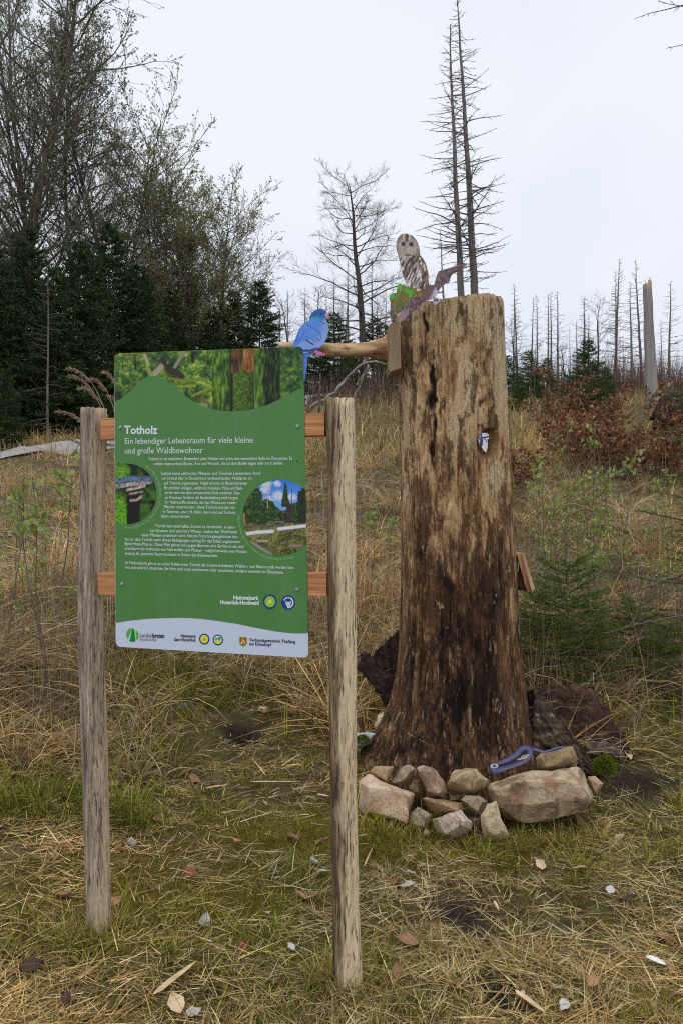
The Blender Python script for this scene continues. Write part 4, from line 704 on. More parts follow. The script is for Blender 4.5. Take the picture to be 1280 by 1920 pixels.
def m_rot(name, c1, c2, c3, lich=None):
    m = M_(name, .9, .25); n1 = m.noise(9, 8, .7, m.coord((1, 1, 2.2)), 1.0); n2 = m.noise(30, 5, .6, m.coord()); c = m.ramp(n1, (.34, c1), (.52, c2), (.72, c3))
    if lich: c = m.mix(m.ramp(m.noise(16, 6, .7, m.coord()), (.60, 0.), (.66, .8)), c, lich)
    m.col(c); m.bump(m.math('ADD', n1, m.math('MULTIPLY', n2, .5)), 1.0, .03); return m.m
rot1 = m_rot('rotten_bark_dark', S(20, 14, 13), S(46, 32, 28), S(80, 60, 50)); rot2 = m_rot('rotten_bark_red', S(28, 19, 16), S(60, 42, 34), S(104, 78, 62)); rot3 = m_rot('lichen_bark', S(30, 24, 18), S(66, 54, 42), S(100, 88, 72), S(112, 118, 100))
bark_slab('bark_slab', 'dark rotten bark slab standing left of the stump', P(690, 1235, 5.25), P(735, 1345, 5.0), P(760, 1330, 5.3), P(752, 1178, 5.5), .03, rot1, 201, rag=.06)
bark_slab('bark_slab', 'dark bark strip lying low behind the left flank of the stump', P(672, 1248, 5.0), P(740, 1322, 4.9), P(748, 1290, 5.05), P(680, 1222, 5.2), .03, rot1, 205, rag=.05)
bark_slab('bark_slab', 'lichen covered bark slab leaning against the right side of the stump', P(1000, 1420, 4.62), P(1112, 1462, 4.45), P(1138, 1462, 4.50), P(1003, 1284, 4.80), .05, rot3, 211, rag=.04, nu=60)
bark_slab('bark_slab', 'dark inner face of bark between the stump and the leaning slab', P(978, 1300, 4.95), P(990, 1430, 4.80), P(1060, 1440, 4.75), P(1008, 1290, 4.95), .02, rot1, 217, rag=.05)
bark_slab('bark_slab', 'broad reddish brown bark slab curled on the ground right of the stump', P(1008, 1288, 5.30), P(1060, 1408, 5.08), P(1190, 1408, 4.95), P(1112, 1296, 5.40), .09, rot2, 223, nu=60, nv=44, rag=.10)
bark_slab('bark_slab', 'thin grey bark flake on the ground at the far right', P(1095, 1392, 4.98), P(1110, 1412, 4.85), P(1172, 1420, 4.80), P(1160, 1398, 4.95), .02, m_rot('grey_bark', S(50, 42, 38), S(96, 84, 76), S(134, 124, 114)), 229, rag=.08)
# ------------------------------------------------------------------ trees
def tree_from(name, label, cat, parts, loc, group=None, rz=0., sc=1., lean=(0, 0)):
    r = thing(name, label, cat, loc, group, rz, sc); r.rotation_euler = (lean[0], lean[1], rz)
    for pn, me, mt in parts: link(pn, me, mt, r)
    return r
def curve(p, d, L, k, R, bend, wob):     # wobbling polyline; bend is added to the direction along the way
    pts = [p]; d = unit(d)
    for _ in range(k - 1): d = unit(d + bend / (k - 1) + R.normal(0, wob, 3)); pts.append(pts[-1] + d * (L / (k - 1)))
    return np.array(pts), d
def at(pts, t): f = t * (len(pts) - 1); i = min(int(f), len(pts) - 2); return pts[i] + (pts[i + 1] - pts[i]) * (f - i), unit(pts[i + 1] - pts[i])
def broadleaf(seed, H, r0, stems=1, nb=34, n2=8, n3=6, spread=.30, first=.18, upang=.9, leafcol=((.10, .11, .05), (.24, .25, .13)), leaf=.055, nleaf=3, up=.6, wob=.10, taper=.9, brk=.36, twr=1., tap=.75):
    R = np.random.default_rng(seed); tr, tw = Tubes(), Tubes(); LC, LD = [], []
    for s in range(stems):
        a0 = R.uniform(0, 6.28); d0 = np.array([math.cos(a0) * .22 * (stems > 1), math.sin(a0) * .22 * (stems > 1), 1]); Hs = H * (1 if s == 0 else R.uniform(.7, .95))
        tp, _ = curve(np.array([0, 0, -.3]) + (R.normal(0, .25, 3) * [1, 1, 0] if s else 0), d0, Hs + .3, 14, R, np.array([0, 0, .25]), .05)
        tr.add(tp, r0 * (1 if s == 0 else .7) * (1 - np.linspace(0, 1, 14)) ** taper + .012, 8)
        for k in range(nb if s == 0 else nb * 2 // 3):
            t = first + (1 - first) * ((k + R.uniform(0, 1)) / (nb if s == 0 else nb * 2 // 3)) ** .9 * .97; p, td = at(tp, t); az = k * 2.4 + R.uniform(-.6, .6)
            L = H * spread * (1 - tap * max(0, (t - .3) / .7) ** 1.3) * R.uniform(.55, 1.15) * (.55 + .45 * min(1, (t - first) / .2 + .4))
            d = np.array([math.cos(az), math.sin(az), upang * R.uniform(.5, 1.3)]); bp, bd = curve(p, d, L, 8, R, np.array([0, 0, up * R.uniform(.2, 1.2)]), wob)
            rb = r0 * brk * (1 - t * .75); tr.add(bp, rb * (1 - np.linspace(0, 1, 8)) ** .8 + .008, 5)
            for q in range(n2):
                t2 = .2 + .8 * (q + R.uniform(0, 1)) / n2; p2, d2 = at(bp, min(t2, .995)); dd = unit(d2 + R.normal(0, .55, 3) + [0, 0, .15]); L2 = L * .42 * (1.15 - .6 * t2) * R.uniform(.6, 1.2)
                cp, cd = curve(p2, dd, L2, 5, R, np.array([0, 0, .35 * up]), wob * 1.3); tw.add(cp, np.linspace(max(.009, rb * .3), .006, 5) * twr, 3)
                for w in range(n3):
                    t3 = .25 + .75 * (w + R.uniform(0, 1)) / n3; p3, d3 = at(cp, min(t3, .995)); d4 = unit(d3 + R.normal(0, .6, 3) + [0, 0, .1]); L3_ = L2 * .42 * R.uniform(.5, 1.3)
                    e = p3 + d4 * L3_; mdl = p3 + d4 * L3_ * .5 + R.normal(0, .03, 3) * L3_; tw.add(np.array([p3, mdl, e]), np.array([.006, .0045, .0035]) * twr, 3)
                    for z in range(nleaf): LC.append(p3 + (e - p3) * R.uniform(.35, 1.02)); LD.append(d4 + R.normal(0, .6, 3))
    parts = [('trunk', tr.mesh('trunk'), M_bark_w), ('twigs', tw.mesh('twigs'), M_twig_dark)]
    if LC:
        C = np.array(LC); D = unit(np.array(LD)); N = unit(np.cross(D, R.normal(0, 1, (len(C), 3)))); L = leaf * R.uniform(.6, 1.5, len(C)); V, Q = kites(C, D, N, L, L * .55)
        f = R.uniform(0, 1, (len(C), 1)); c = np.array(leafcol[0]) * (1 - f) + np.array(leafcol[1]) * f; parts.append(('crown', mesh_np('crown', V, Q, col=np.repeat(c, 4, 0)), M_leaf))
    return parts
M_twig_dark = m_bark('dark_twigs', (.09, .075, .06, 1), (.19, .16, .125, 1), (20, 20, 10))
def spruce(seed, H, Rm, whorl=.22, per=6, tw_n=10, needle=.11, nw=.026, dens=9, cols=((.016, .028, .010), (.045, .07, .02), (.085, .115, .032)), first=.03, shape=.85, r0=None, dead=0.):
    R = np.random.default_rng(seed); tr = Tubes(); NP, ND = [], []; zt = np.linspace(-.2, H, 10)
    tr.add(np.stack([zt * 0 + R.normal(0, .01, 10), zt * 0 + R.normal(0, .01, 10), zt], 1), (r0 or H * .013) * (1 - np.linspace(0, 1, 10) * .93), 7); z = H * first
    while z < H * .985:
        f = z / H
        for k in range(per):
            az = R.uniform(0, 6.28); L = Rm * (1 - f) ** shape * R.uniform(.6, 1.12) + .05 * Rm; el = .55 * f - .12 + R.uniform(-.12, .12)
            d = np.array([math.cos(az), math.sin(az), el]); bp, _ = curve(np.array([0, 0, z]), d, L, 7, R, np.array([0, 0, -.12 + .38 * R.uniform(.4, 1)]), .05); tr.add(bp, np.linspace(max(.004, L * .012), .003, 7), 3)
            n = max(3, int(tw_n * (L / Rm) + 2)); segs = [(bp[a], bp[a + 1]) for a in range(1, 6)]
            for q in range(n):
                t = .12 + .86 * (q + R.uniform(0, 1)) / n; p, bd = at(bp, t); sd = unit(np.cross(bd, [0, 0, 1])) * (1 if q % 2 else -1); l2 = L * .42 * (1.12 - t) * R.uniform(.6, 1.2) + .04 * Rm
                segs.append((p, p + unit(bd * .75 + sd * .8 + R.normal(0, .12, 3) + [0, 0, -.1]) * l2))
            for a, b in segs:
                l = np.linalg.norm(b - a); m_ = max(2, int(l / needle * dens)); tt = R.uniform(0, 1, (m_, 1)); NP.append(a + (b - a) * tt); ND.append(np.repeat(unit(b - a)[None], m_, 0))
        z += whorl * R.uniform(.7, 1.2)
    Pn = np.concatenate(NP); Dn = np.concatenate(ND); n = len(Pn); side = unit(np.cross(Dn, R.normal(0, 1, (n, 3)))); dr = unit(Dn * .9 + side * R.uniform(.4, 1.1, (n, 1)) + [0, 0, .12]); wv_ = unit(np.cross(dr, R.normal(0, 1, (n, 3)))) * nw / 2
    tip = Pn + dr * needle * R.uniform(.6, 1.25, (n, 1)); V = np.stack([Pn - wv_, Pn + wv_, tip], 1).reshape(-1, 3); f = np.clip(R.normal(.45, .28, n), 0, .999) * (len(cols) - 1); i_ = f.astype(int); cl = np.array(cols); c = cl[i_] * (1 - (f - i_))[:, None] + cl[i_ + 1] * (f - i_)[:, None]
    return [('trunk', tr.mesh('trunk'), M_bark_s), ('crown', mesh_np('crown', V, T=np.arange(n * 3).reshape(-1, 3), col=np.repeat(c, 3, 0), smooth=False), M_needle)]
def dead_spruce(seed, H, r0, bl=.11, nb=110, first=.30, twigs=5, lean=0., top=True, thin=1., split=False):
    R = np.random.default_rng(seed); tr, tw = Tubes(), Tubes(); sets = []; k = 16; zt = np.linspace(-.5, H, k); wob = np.cumsum(R.normal(0, .012 * H / k * 2, (k, 2)), 0)
    tp = np.stack([wob[:, 0] + lean * zt, wob[:, 1], zt], 1); tr.add(tp, r0 * (1 - np.linspace(0, 1, k) * .95) ** .85, 9)
    for q in range(nb):
        f = first + (1 - first) * (q + R.uniform(0, 1)) / nb; p, _ = at(tp, min(f, .995)); az = R.uniform(0, 6.28); prof_ = (1 - (f - first) / (1 - first)) ** .7 * (.35 + .65 * min(1, (f - first) / .12)); L = H * bl * prof_ * R.uniform(.35, 1.15) + .15
        if split: tw = Tubes(); sets.append(tw)
        bp, _ = curve(p, np.array([math.cos(az), math.sin(az), R.uniform(-.15, .15) + .35 * f]), L, 7, R, np.array([0, 0, R.uniform(-.35, .05)]) , .07); bp[-2:, 2] += L * .05 * np.array([.4, 1]); tw.add(bp, np.linspace(max(.012, L * .010), .005, 7) * thin, 4)
        for w in range(int(twigs * (.4 + L / (H * bl)))):
            t = R.uniform(.25, 1); p2, d2 = at(bp, min(t, .99)); sd = unit(np.cross(d2, [0, 0, 1])) * R.choice([-1, 1]); l2 = L * R.uniform(.08, .28) * (1.2 - t); e = p2 + unit(d2 * .7 + sd * .6 + [0, 0, R.uniform(-.7, .15)]) * l2; tw.add(np.array([p2, (p2 + e) / 2 + [0, 0, .05 * l2], e]), np.array([.007, .006, .004]) * thin, 3)
    if split: tw = Tubes()
    for q in range(int(18 * first / .3)):
        if split: tw = Tubes(); sets.append(tw)
        f = R.uniform(.04, first); p, _ = at(tp, f); az = R.uniform(0, 6.28); L = R.uniform(.15, .7); e = p + np.array([math.cos(az), math.sin(az), R.uniform(-.3, .1)]) * L; tw.add(np.array([p, e]), np.array([.014, .008]) * thin, 4)
    if split: return [('trunk', tr.mesh('trunk'), M_bark_dead)] + [('branch', s_.mesh('branch'), M_dead_br) for s_ in sets]
    return [('trunk', tr.mesh('trunk'), M_bark_dead), ('branches', tw.mesh('branches'), M_dead_br)]
M_dead_br = m_bark('dead_branches', (.09, .075, .065, 1), (.19, .165, .145, 1), (12, 12, 12))
def topz(py, D): return CAMZ - (py - 960) / F * D
def plant_tree(parts, Hp, name, label, cat, px, D, py_top, group, rz, lean=(0, 0)):
    g = gp(px, D); return tree_from(name, label, cat, parts, g, group, rz, (topz(py_top, D) - g[2]) / Hp, lean)
lcA = ((.17, .18, .10), (.36, .37, .25)); lcB = ((.20, .21, .06), (.42, .42, .18))
BL1 = broadleaf(11, 15, .13, 1, 50, 10, 8, .30, .14, .9, lcA, .062, 4, .6, twr=.85, tap=.55)
BL2 = broadleaf(12, 15, .11, 2, 36, 8, 7, .25, .15, 1.2, lcA, .062, 4, .8, twr=.85)
BL3 = broadleaf(13, 11, .10, 2, 42, 9, 7, .36, .14, .8, lcB, .068, 5, .45, twr=.85, tap=.35)
gl = 'leafing trees on the left'
for k, (pt, Hp, px, D, top, rz, lab, lean) in enumerate((
    (BL1, 15, 28, 24.0, -260, .3, 'tall leafing tree at the left edge of the picture, its top out of frame', (0, 0)), (BL2, 15, 92, 26.0, -170, 1.3, 'tall many stemmed leafing tree second from the left edge', (0, 0)),
    (BL1, 15, 165, 25.0, 40, 2.2, 'tall leafing tree reaching right into the sky, third from the left', (0, .06)), (BL3, 11, 225, 28.0, 262, 0.4, 'yellowish leafing tree between the tall trees and the round one', (0, 0)),
    (BL3, 11, 355, 28.0, 305, 2.9, 'round crowned leafing tree above the middle of the green board', (0, .03)), (BL2, 15, 300, 33.0, 330, 4.0, 'thin leafing tree half hidden behind the round crowned tree', (0, 0)),
    (BL3, 11, 432, 31.0, 450, 5.1, 'small leafing tree at the right end of the left wood', (0, .04)), (BL1, 15, 222, 27.0, 95, 3.6, 'tall leafing tree fourth from the left, before the yellowish one', (0, .03)), (BL3, 11, 322, 30.0, 335, 4.4, 'leafing tree filling the gap left of the round crowned tree', (0, 0)), (BL3, 11, 388, 29.0, 365, 1.5, 'leafing tree merging into the right side of the round crowned tree', (0, .03)), (BL2, 15, -35, 24.0, -60, 5.6, 'slim leafing tree cut by the left picture edge', (0, 0)))):
    plant_tree(pt, Hp, 'leafing_tree', lab, 'tree', px, D, top, gl, rz, lean)
SP1 = spruce(21, 7, 2.5, .24, 8, 12, .17, .045, 5.5, shape=.7); SP2 = spruce(22, 7, 2.1, .24, 8, 12, .17, .045, 5.5, shape=.7)
gs = 'dark spruces on the left'
for k, (pt, px, D, top, rz, lab) in enumerate((
    (SP1, -10, 20.0, 470, .2, 'dark spruce at the very left edge of the wood'), (SP2, 52, 21.5, 430, 1.0, 'dark tall spruce between the two leftmost leafing trees'), (SP1, 150, 21.0, 455, 2.1, 'dark spruce behind the left post'), (SP2, 205, 23, 420, 3.0, 'tallest dark spruce above the left corner of the board'),
    (SP1, 262, 23.5, 500, 4.2, 'dark spruce above the left half of the board'), (SP2, 325, 26, 540, 5.0, 'dark spruce under the round crowned tree'), (SP1, 395, 27, 575, .8, 'dark spruce above the middle right of the board'), (SP2, 440, 29, 545, 1.9, 'dark spruce left of the last spruce of the row'), (SP1, 487, 28, 528, 2.7, 'last dark spruce of the row, left of the pigeon'),
    (SP2, 105, 20.0, 500, 3.9, 'dark spruce in front of the left wood, behind the thin bare trunk'), (SP2, 20, 26, 430, 2.6, 'dark spruce deep in the wood at the left'), (SP1, 290, 31, 500, 1.1, 'dark spruce deep in the wood above the board'), (SP1, 360, 33, 520, 3.3, 'dark spruce deep in the wood behind the round tree'), (SP2, 12, 16.5, 690, 1.4, 'small bright spruce at the left edge above the gravel path'))):
    plant_tree(pt, 7, 'spruce_tree', lab, 'spruce', px, D, top, gs, rz)
DS0 = dead_spruce(30, 6, .055, .16, 34, .25, 4)
plant_tree(DS0, 6, 'dead_spruce', 'thin bare young trunk in front of the dark spruces on the left', 'dead tree', 90, 19, 500, 'bare dead spruces', .4)
# the bare beech, the tall twins and the dead wood on the crest
def bare_tree(seed, H, r0, nb, n2, n3, spread, first):
    t = broadleaf(seed, H, r0, 1, nb, n2, n3, spread, first, .38, nleaf=0, up=.35, wob=.16, taper=.75, brk=.24, twr=.8, tap=.55); return [('trunk', t[0][1], M_bark_b), ('twigs', t[1][1], M_twig_dark)]
BE = bare_tree(44, 14, .25, 44, 11, 12, .31, .27)
plant_tree(BE, 14, 'bare_beech', 'dark bare beech with spreading branches above the pigeon', 'tree', 680, 38, 298, None, 1.1, (0, .07))
DS1 = dead_spruce(31, 24, .31, .15, 150, .30, 8, -.06, thin=1.7, split=True); DS2 = dead_spruce(32, 24, .29, .15, 140, .34, 8, -.05, thin=1.7, split=True)
g1 = 'bare dead spruces'
plant_tree(DS1, 24, 'dead_spruce', 'tallest bare dead spruce, right one of the pair above the stump', 'dead tree', 897, 45, 0, g1, 0.0); plant_tree(DS2, 24, 'dead_spruce', 'left and slightly shorter bare dead spruce of the pair above the stump', 'dead tree', 874, 44, 48, g1, 0.1)
DS3 = dead_spruce(33, 13, .17, .15, 90, .20, 6, thin=1.6); DS4 = dead_spruce(34, 13, .16, .11, 75, .33, 5, thin=1.6); DS5 = dead_spruce(35, 13, .18, .18, 95, .15, 6, thin=1.5); DS6 = dead_spruce(36, 13, .15, .05, 50, .3, 2, thin=1.6)
plant_tree(DS6, 13, 'dead_spruce', 'thin bare trunk with a snapped top between owl and spruce pair', 'dead tree', 838, 50, 432, g1, .4, (0, -.05))
plant_tree(dead_spruce(37, 13, .15, .17, 60, .62, 7, thin=1.2), 13, 'dead_spruce', 'dead spruce off the right edge whose branches reach into the top corner', 'dead tree', 1352, 22, -260, g1, 2.0)
far = [(971, 532, 70, DS4, -.04), (962, 563, 62, DS5, 0), (993, 556, 72, DS6, -.03), (1009, 551, 70, DS4, -.03), (1026, 551, 74, DS6, 0), (1033, 546, 70, DS4, 0), (1045, 546, 72, DS3, 0), (1068, 612, 66, DS6, 0), (1080, 602, 74, DS4, -.02), (1090, 566, 72, DS4, -.03), (1096, 558, 74, DS3, -.03), (1102, 588, 60, DS5, 0),
    (1150, 493, 60, DS3, -.10), (1156, 512, 70, DS4, 0), (1184, 527, 62, DS5, -.02), (1206, 490, 64, DS3, -.07), (1252, 527, 60, DS5, -.02), (1168, 638, 58, DS6, 0), (1140, 656, 62, DS6, 0), (1268, 676, 58, DS6, 0), (1240, 600, 76, DS4, 0),
    (653, 478, 46, DS6, 0), (697, 485, 52, DS3, 0), (735, 520, 58, DS4, 0), (708, 560, 60, DS4, 0), (540, 545, 60, DS4, 0), (572, 540, 58, DS3, 0), (610, 535, 62, DS6, 0), (628, 520, 60, DS4, 0), (722, 545, 64, DS4, 0), (525, 560, 62, DS3, 0), (1120, 600, 80, DS6, 0)]
for k, (px, top, D, pt, ln) in enumerate(far):
    zone = 'right of the stump, left of the young spruces' if 950 < px < 1060 else 'right of the stump behind the brown bushes' if px > 1060 else 'behind the bare beech and the pigeon'
    n_ = sorted([q[0] for q in far if ((950 < q[0] < 1060) == (950 < px < 1060)) and ((q[0] > 1060) == (px > 1060))]).index(px) + 1
    ordn = ['first', 'second', 'third', 'fourth', 'fifth', 'sixth', 'seventh', 'eighth', 'ninth', 'tenth', 'eleventh', 'twelfth', 'thirteenth', 'fourteenth', 'fifteenth', 'sixteenth', 'seventeenth', 'eighteenth', 'nineteenth', 'twentieth'][min(n_ - 1, 19)]
    where = {1: 'on the crest right beside the stump', 2: 'on the crest behind the brown bushes', 3: 'behind the bare beech'}[1 if 950 < px < 1060 else 2 if px > 1060 else 3]
    plant_tree(pt, 13, 'dead_spruce', 'bare dead spruce %s, %s from the left there' % (where, ordn), 'dead tree', px, D, top, g1, k * 1.7, (0, ln))
FB = bare_tree(43, 9, .10, 30, 7, 6, .36, .1)
for k, (px, D, top) in enumerate(((545, 48, 560), (600, 44, 548), (575, 40, 590), (640, 50, 570), (715, 48, 575), (968, 55, 600), (1118, 48, 560), (1150, 42, 640), (1235, 40, 655), (1060, 60, 640), (1010, 58, 650))):
    wh_ = ['left of the pigeon, in the brown thicket', 'just above the pigeon head', 'tight left of the pigeon head, lower one', 'between pigeon and bare beech', 'between bare beech and owl', 'directly right of the stump top', 'behind the largest young spruce', 'left of the pale snag', 'right of the pale snag', 'far off in the crest gap', 'low among the crest trunks'][k]
    plant_tree(FB, 9, 'bare_shrub_tree', 'small bare twiggy tree ' + wh_, 'tree', px, D, top, 'small bare trees on the crest', k * 1.3)
# pale broken snag
R = np.random.default_rng(5); sg = gp(1219, 23); snag = thing('broken_snag', 'thick pale grey snag with a splintered orange top on the right', 'dead tree', sg)
k, n = 24, 16; ztop = topz(533, 23); zz = np.linspace(sg[2] - .3, ztop, k); cx = np.interp(zz, [sg[2], ztop], [P(1221, 0, 23)[0], P(1212.5, 0, 23)[0]]); rr_ = np.interp(zz, [sg[2], sg[2] + 1, ztop], [.22, .165, .118])
V = [[cx[a] + math.cos(b * 2 * math.pi / n) * rr_[a] * (1 + .06 * math.sin(a * .9 + b)), 23 + math.sin(b * 2 * math.pi / n) * rr_[a], zz[a]] for a in range(k) for b in range(n)]
part('trunk', np.array(V + [[cx[-1], 23, ztop - .02]]), [(a * n + b, a * n + (b + 1) % n, (a + 1) * n + (b + 1) % n, (a + 1) * n + b) for a in range(k - 1) for b in range(n)] + [((k - 1) * n + b, (k - 1) * n + (b + 1) % n, k * n) for b in range(n)], M_snag, snag, True)
M_spl = m_bark('fresh_splinter', S(150, 100, 54), S(206, 160, 104), (30, 30, 4))
for dx, hh, w in ((-.03, .16, .018), (.05, .20, .045), (.075, .24, .02), (.03, .14, .03), (.09, .12, .02)):
    c = np.array([cx[-1] + dx, 22.95 + R.uniform(0, .1), ztop - .05]); V = [c + [-w, 0, 0], c + [w, -.02, 0], c + [0, .05, 0], c + [R.normal(0, .01), 0, hh + .05]]; part('splinter', V, [(0, 1, 3), (1, 2, 3), (2, 0, 3)], M_spl, snag)
# young green spruces on the slope
SP3 = spruce(23, 3, 1.35, .15, 7, 11, .10, .026, 5, cols=((.03, .05, .016), (.065, .10, .03), (.12, .165, .05)), shape=.65)
g2 = 'young green spruces on the slope'
for k, (px, D, top, lab) in enumerate(((952, 30, 668, 'young spruce tight against the right edge of the stump'), (990, 28, 660, 'young spruce bush right of the stump, middle of three'), (1024, 32, 672, 'young spruce at the right end of the three beside the stump'), (1100, 22, 640, 'largest young spruce rising behind the brown beech bush'), (1028, 22, 742, 'low young spruce under the narrow rusty beech'), (1062, 24, 712, 'young spruce between narrow rusty beech and largest young spruce'), (1135, 24, 690, 'young spruce on the right flank of the largest one'),
    (628, 42, 590, 'far young spruce left of the bare beech trunk'), (700, 40, 600, 'far young spruce right of the bare beech trunk'), (730, 38, 612, 'far young spruce beside the branch block'), (605, 40, 612, 'far young spruce right of the pigeon'), (655, 38, 640, 'far low young spruce at the foot of the bare beech'), (1005, 34, 690, 'low young spruce behind the three beside the stump'), (972, 24, 705, 'low young spruce nearest to the stump'))):
    plant_tree(SP3, 3, 'young_spruce', lab, 'spruce', px, D, top, g2, k * 1.1)
# near spruces: needles one can see
ncol = ((.05, .075, .014), (.13, .18, .03), (.24, .29, .055))
NS1 = spruce(24, 1.15, .70, .085, 6, 12, .026, .006, 8.5, ncol, .03, .35, .012); NS2 = spruce(25, 2.7, 1.15, .16, 6, 11, .027, .006, 4.6, ncol, .04, .7, .03)
plant_tree(NS1, 1.15, 'spruce_sapling', 'bushy green spruce sapling behind the bark slabs right of the stump', 'spruce', 1062, 6.3, 1055, None, .5); plant_tree(NS2, 2.7, 'young_spruce', 'near young spruce at the right picture edge', 'spruce', 1385, 6.6, 560, None, 1.0)
for px, D, top, rz, lab in ((1002, 5.9, 1110, 2.4, 'low spruce sapling right against the right side of the stump'), (1190, 6.3, 1125, 4.0, 'low spruce sapling under the dark dry branch at the right'), (1035, 5.85, 1165, 5.2, 'lowest spruce sapling just above the bark slabs'), (1105, 5.9, 1150, .9, 'low spruce sapling right behind the broad bark slab'), (1250, 5.9, 1170, 1.6, 'low spruce sapling at the right edge above the grass')):
    plant_tree(NS1, 1.15, 'spruce_sapling', lab, 'spruce', px, D, top, 'low spruce saplings right of the stump', rz)
# ------------------------------------------------------------------ beech bushes with last year's leaves
def bush(seed, H, Rd, ns, nb, nl, leaf, cols, stemr=.010, leafr=(.25, 1), erect=.6, droop=.4):
    R = np.random.default_rng(seed); tw = Tubes(); LC, LD = [], []
    for s in range(ns):
        az = R.uniform(0, 6.28); sp, _ = curve(np.array([R.normal(0, Rd * .18), R.normal(0, Rd * .18), -.05]), np.array([math.cos(az) * Rd / H * erect, math.sin(az) * Rd / H * erect, 1]), H * R.uniform(.6, 1.05), 8, R, np.array([0, 0, .1]), .08); tw.add(sp, np.linspace(stemr, stemr * .3, 8), 5)
        for b in range(nb):
            t = R.uniform(*leafr); p, d = at(sp, min(t, .99)); a2 = R.uniform(0, 6.28); L = Rd * .6 * (1.15 - .6 * t) * R.uniform(.4, 1.1); bp, _ = curve(p, np.array([math.cos(a2), math.sin(a2), R.uniform(.1, .7)]), L, 5, R, np.array([0, 0, .1]), .1); tw.add(bp, np.linspace(stemr * .45, .0015, 5), 3)
            for q in range(nl): t3 = R.uniform(.2, 1); p3, d3 = at(bp, min(t3, .99)); LC.append(p3 + R.normal(0, .02, 3)); LD.append(d3 * .5 + R.normal(0, .6, 3) + [0, 0, -droop])
    C = np.array(LC); D = unit(np.array(LD)); N = unit(np.cross(D, R.normal(0, 1, (len(C), 3)))); L = leaf * R.uniform(.6, 1.3, len(C)); V, Q = kites(C, D, N, L, L * .6); cl = np.array(cols); i_ = R.integers(0, len(cl), len(C)); c = cl[i_] * R.uniform(.75, 1.25, (len(C), 1))
    return [('stems', tw.mesh('stems'), M_twig), ('leaves', mesh_np('leaves', V, Q, col=np.repeat(c, 4, 0), smooth=False), M_leaf)]
bc = ((.17, .066, .028), (.27, .11, .045), (.38, .18, .08), (.10, .042, .02), (.50, .30, .17))
BB1 = bush(51, 1.5, 1.15, 13, 13, 14, .072, bc, erect=.9); BB2 = bush(52, 1.5, .8, 9, 13, 14, .068, bc, erect=.85)
g3 = 'beech bushes with dry brown leaves'
for k, (pt, px, D, top, lab) in enumerate(((BB1, 1092, 14.5, 742, 'brown leaved beech bush below the largest young spruce'), (BB1, 1140, 13.5, 720, 'brown leaved beech bush in the middle of the russet band'), (BB2, 1185, 14.5, 742, 'brown leaved beech bush left of the foot of the pale snag'), (BB1, 1225, 13.0, 765, 'brown leaved beech bush right before the pale snag'), (BB2, 1052, 18, 685, 'narrow rusty beech beside the young spruces'), (BB2, 968, 11.6, 768, 'brown leaved beech bush tight against the right edge of the stump'), (BB2, 1275, 13.5, 762, 'brown beech bush cut by the right picture edge'), (BB2, 1120, 18, 705, 'brown beech bush higher up before the largest young spruce'), (BB2, 1255, 18, 712, 'small brown beech bush beyond the root plate'), (BB2, 1052, 15, 785, 'small brown beech bush at the left end of the russet band'))):
    plant_tree(pt, 1.5, 'beech_bush', lab, 'bush', px, D, top, g3, k * 1.9)
gc = ((.28, .36, .08), (.38, .46, .12), (.44, .50, .20), (.22, .28, .05))
RW = bush(53, 1.6, .5, 4, 7, 9, .045, gc, .006, (.3, 1), .35, -.6); RW2 = bush(54, 1.3, .3, 2, 6, 7, .040, gc, .005, (.3, 1), .25, -.6)
g4 = 'leafing saplings on the slope'
for k, (pt, Hp, px, D, top, lab) in enumerate(((RW, 1.6, 1075, 7.6, 785, 'pale green budding sapling in the middle of the slope right of the stump'), (RW, 1.6, 1120, 7.4, 905, 'bright green budding sapling above the spruce sapling'), (RW2, 1.3, 1022, 7.8, 780, 'slim budding sapling nearest to the stump on the right'), (RW2, 1.3, 1165, 8.2, 750, 'slim budding sapling before the big brown bushes'), (RW2, 1.3, 1180, 7.4, 960, 'short budding sapling right of the bright green one'),
    (RW2, 1.3, 700, 7.2, 870, 'slim budding sapling between the right post and the stump'), (RW2, 1.3, 15, 5.2, 760, 'slim budding sapling at the left picture edge'), (RW2, 1.3, 75, 5.0, 790, 'slim budding sapling left of the left post'), (RW2, 1.3, 120, 5.6, 720, 'slim budding sapling right beside the left post'), (RW2, 1.3, 1255, 9.5, 830, 'slim budding sapling at the right edge'), (RW, 1.6, 1045, 7.0, 925, 'green budding scrub just above the wooden lid on the stump flank'), (RW, 1.6, 1098, 6.9, 965, 'green budding scrub just above the bushy spruce sapling'), (RW, 1.6, 1152, 7.9, 890, 'green budding scrub below the middle of the russet band'), (RW, 1.6, 1215, 7.8, 930, 'green budding scrub above the dark dry branch'), (RW2, 1.3, 1262, 7.0, 985, 'green budding scrub at the right edge above the dry branch'), (RW, 1.6, 1032, 8.8, 850, 'green budding scrub below the brown bush beside the stump'), (RW, 1.6, 30, 6.0, 880, 'green budding scrub at the left edge below the gravel path'), (RW2, 1.3, 105, 6.6, 860, 'green budding scrub left of the left post below the path'))):
    plant_tree(pt, Hp, 'budding_sapling', lab, 'sapling', px, D, top, g4, k * 2.3)
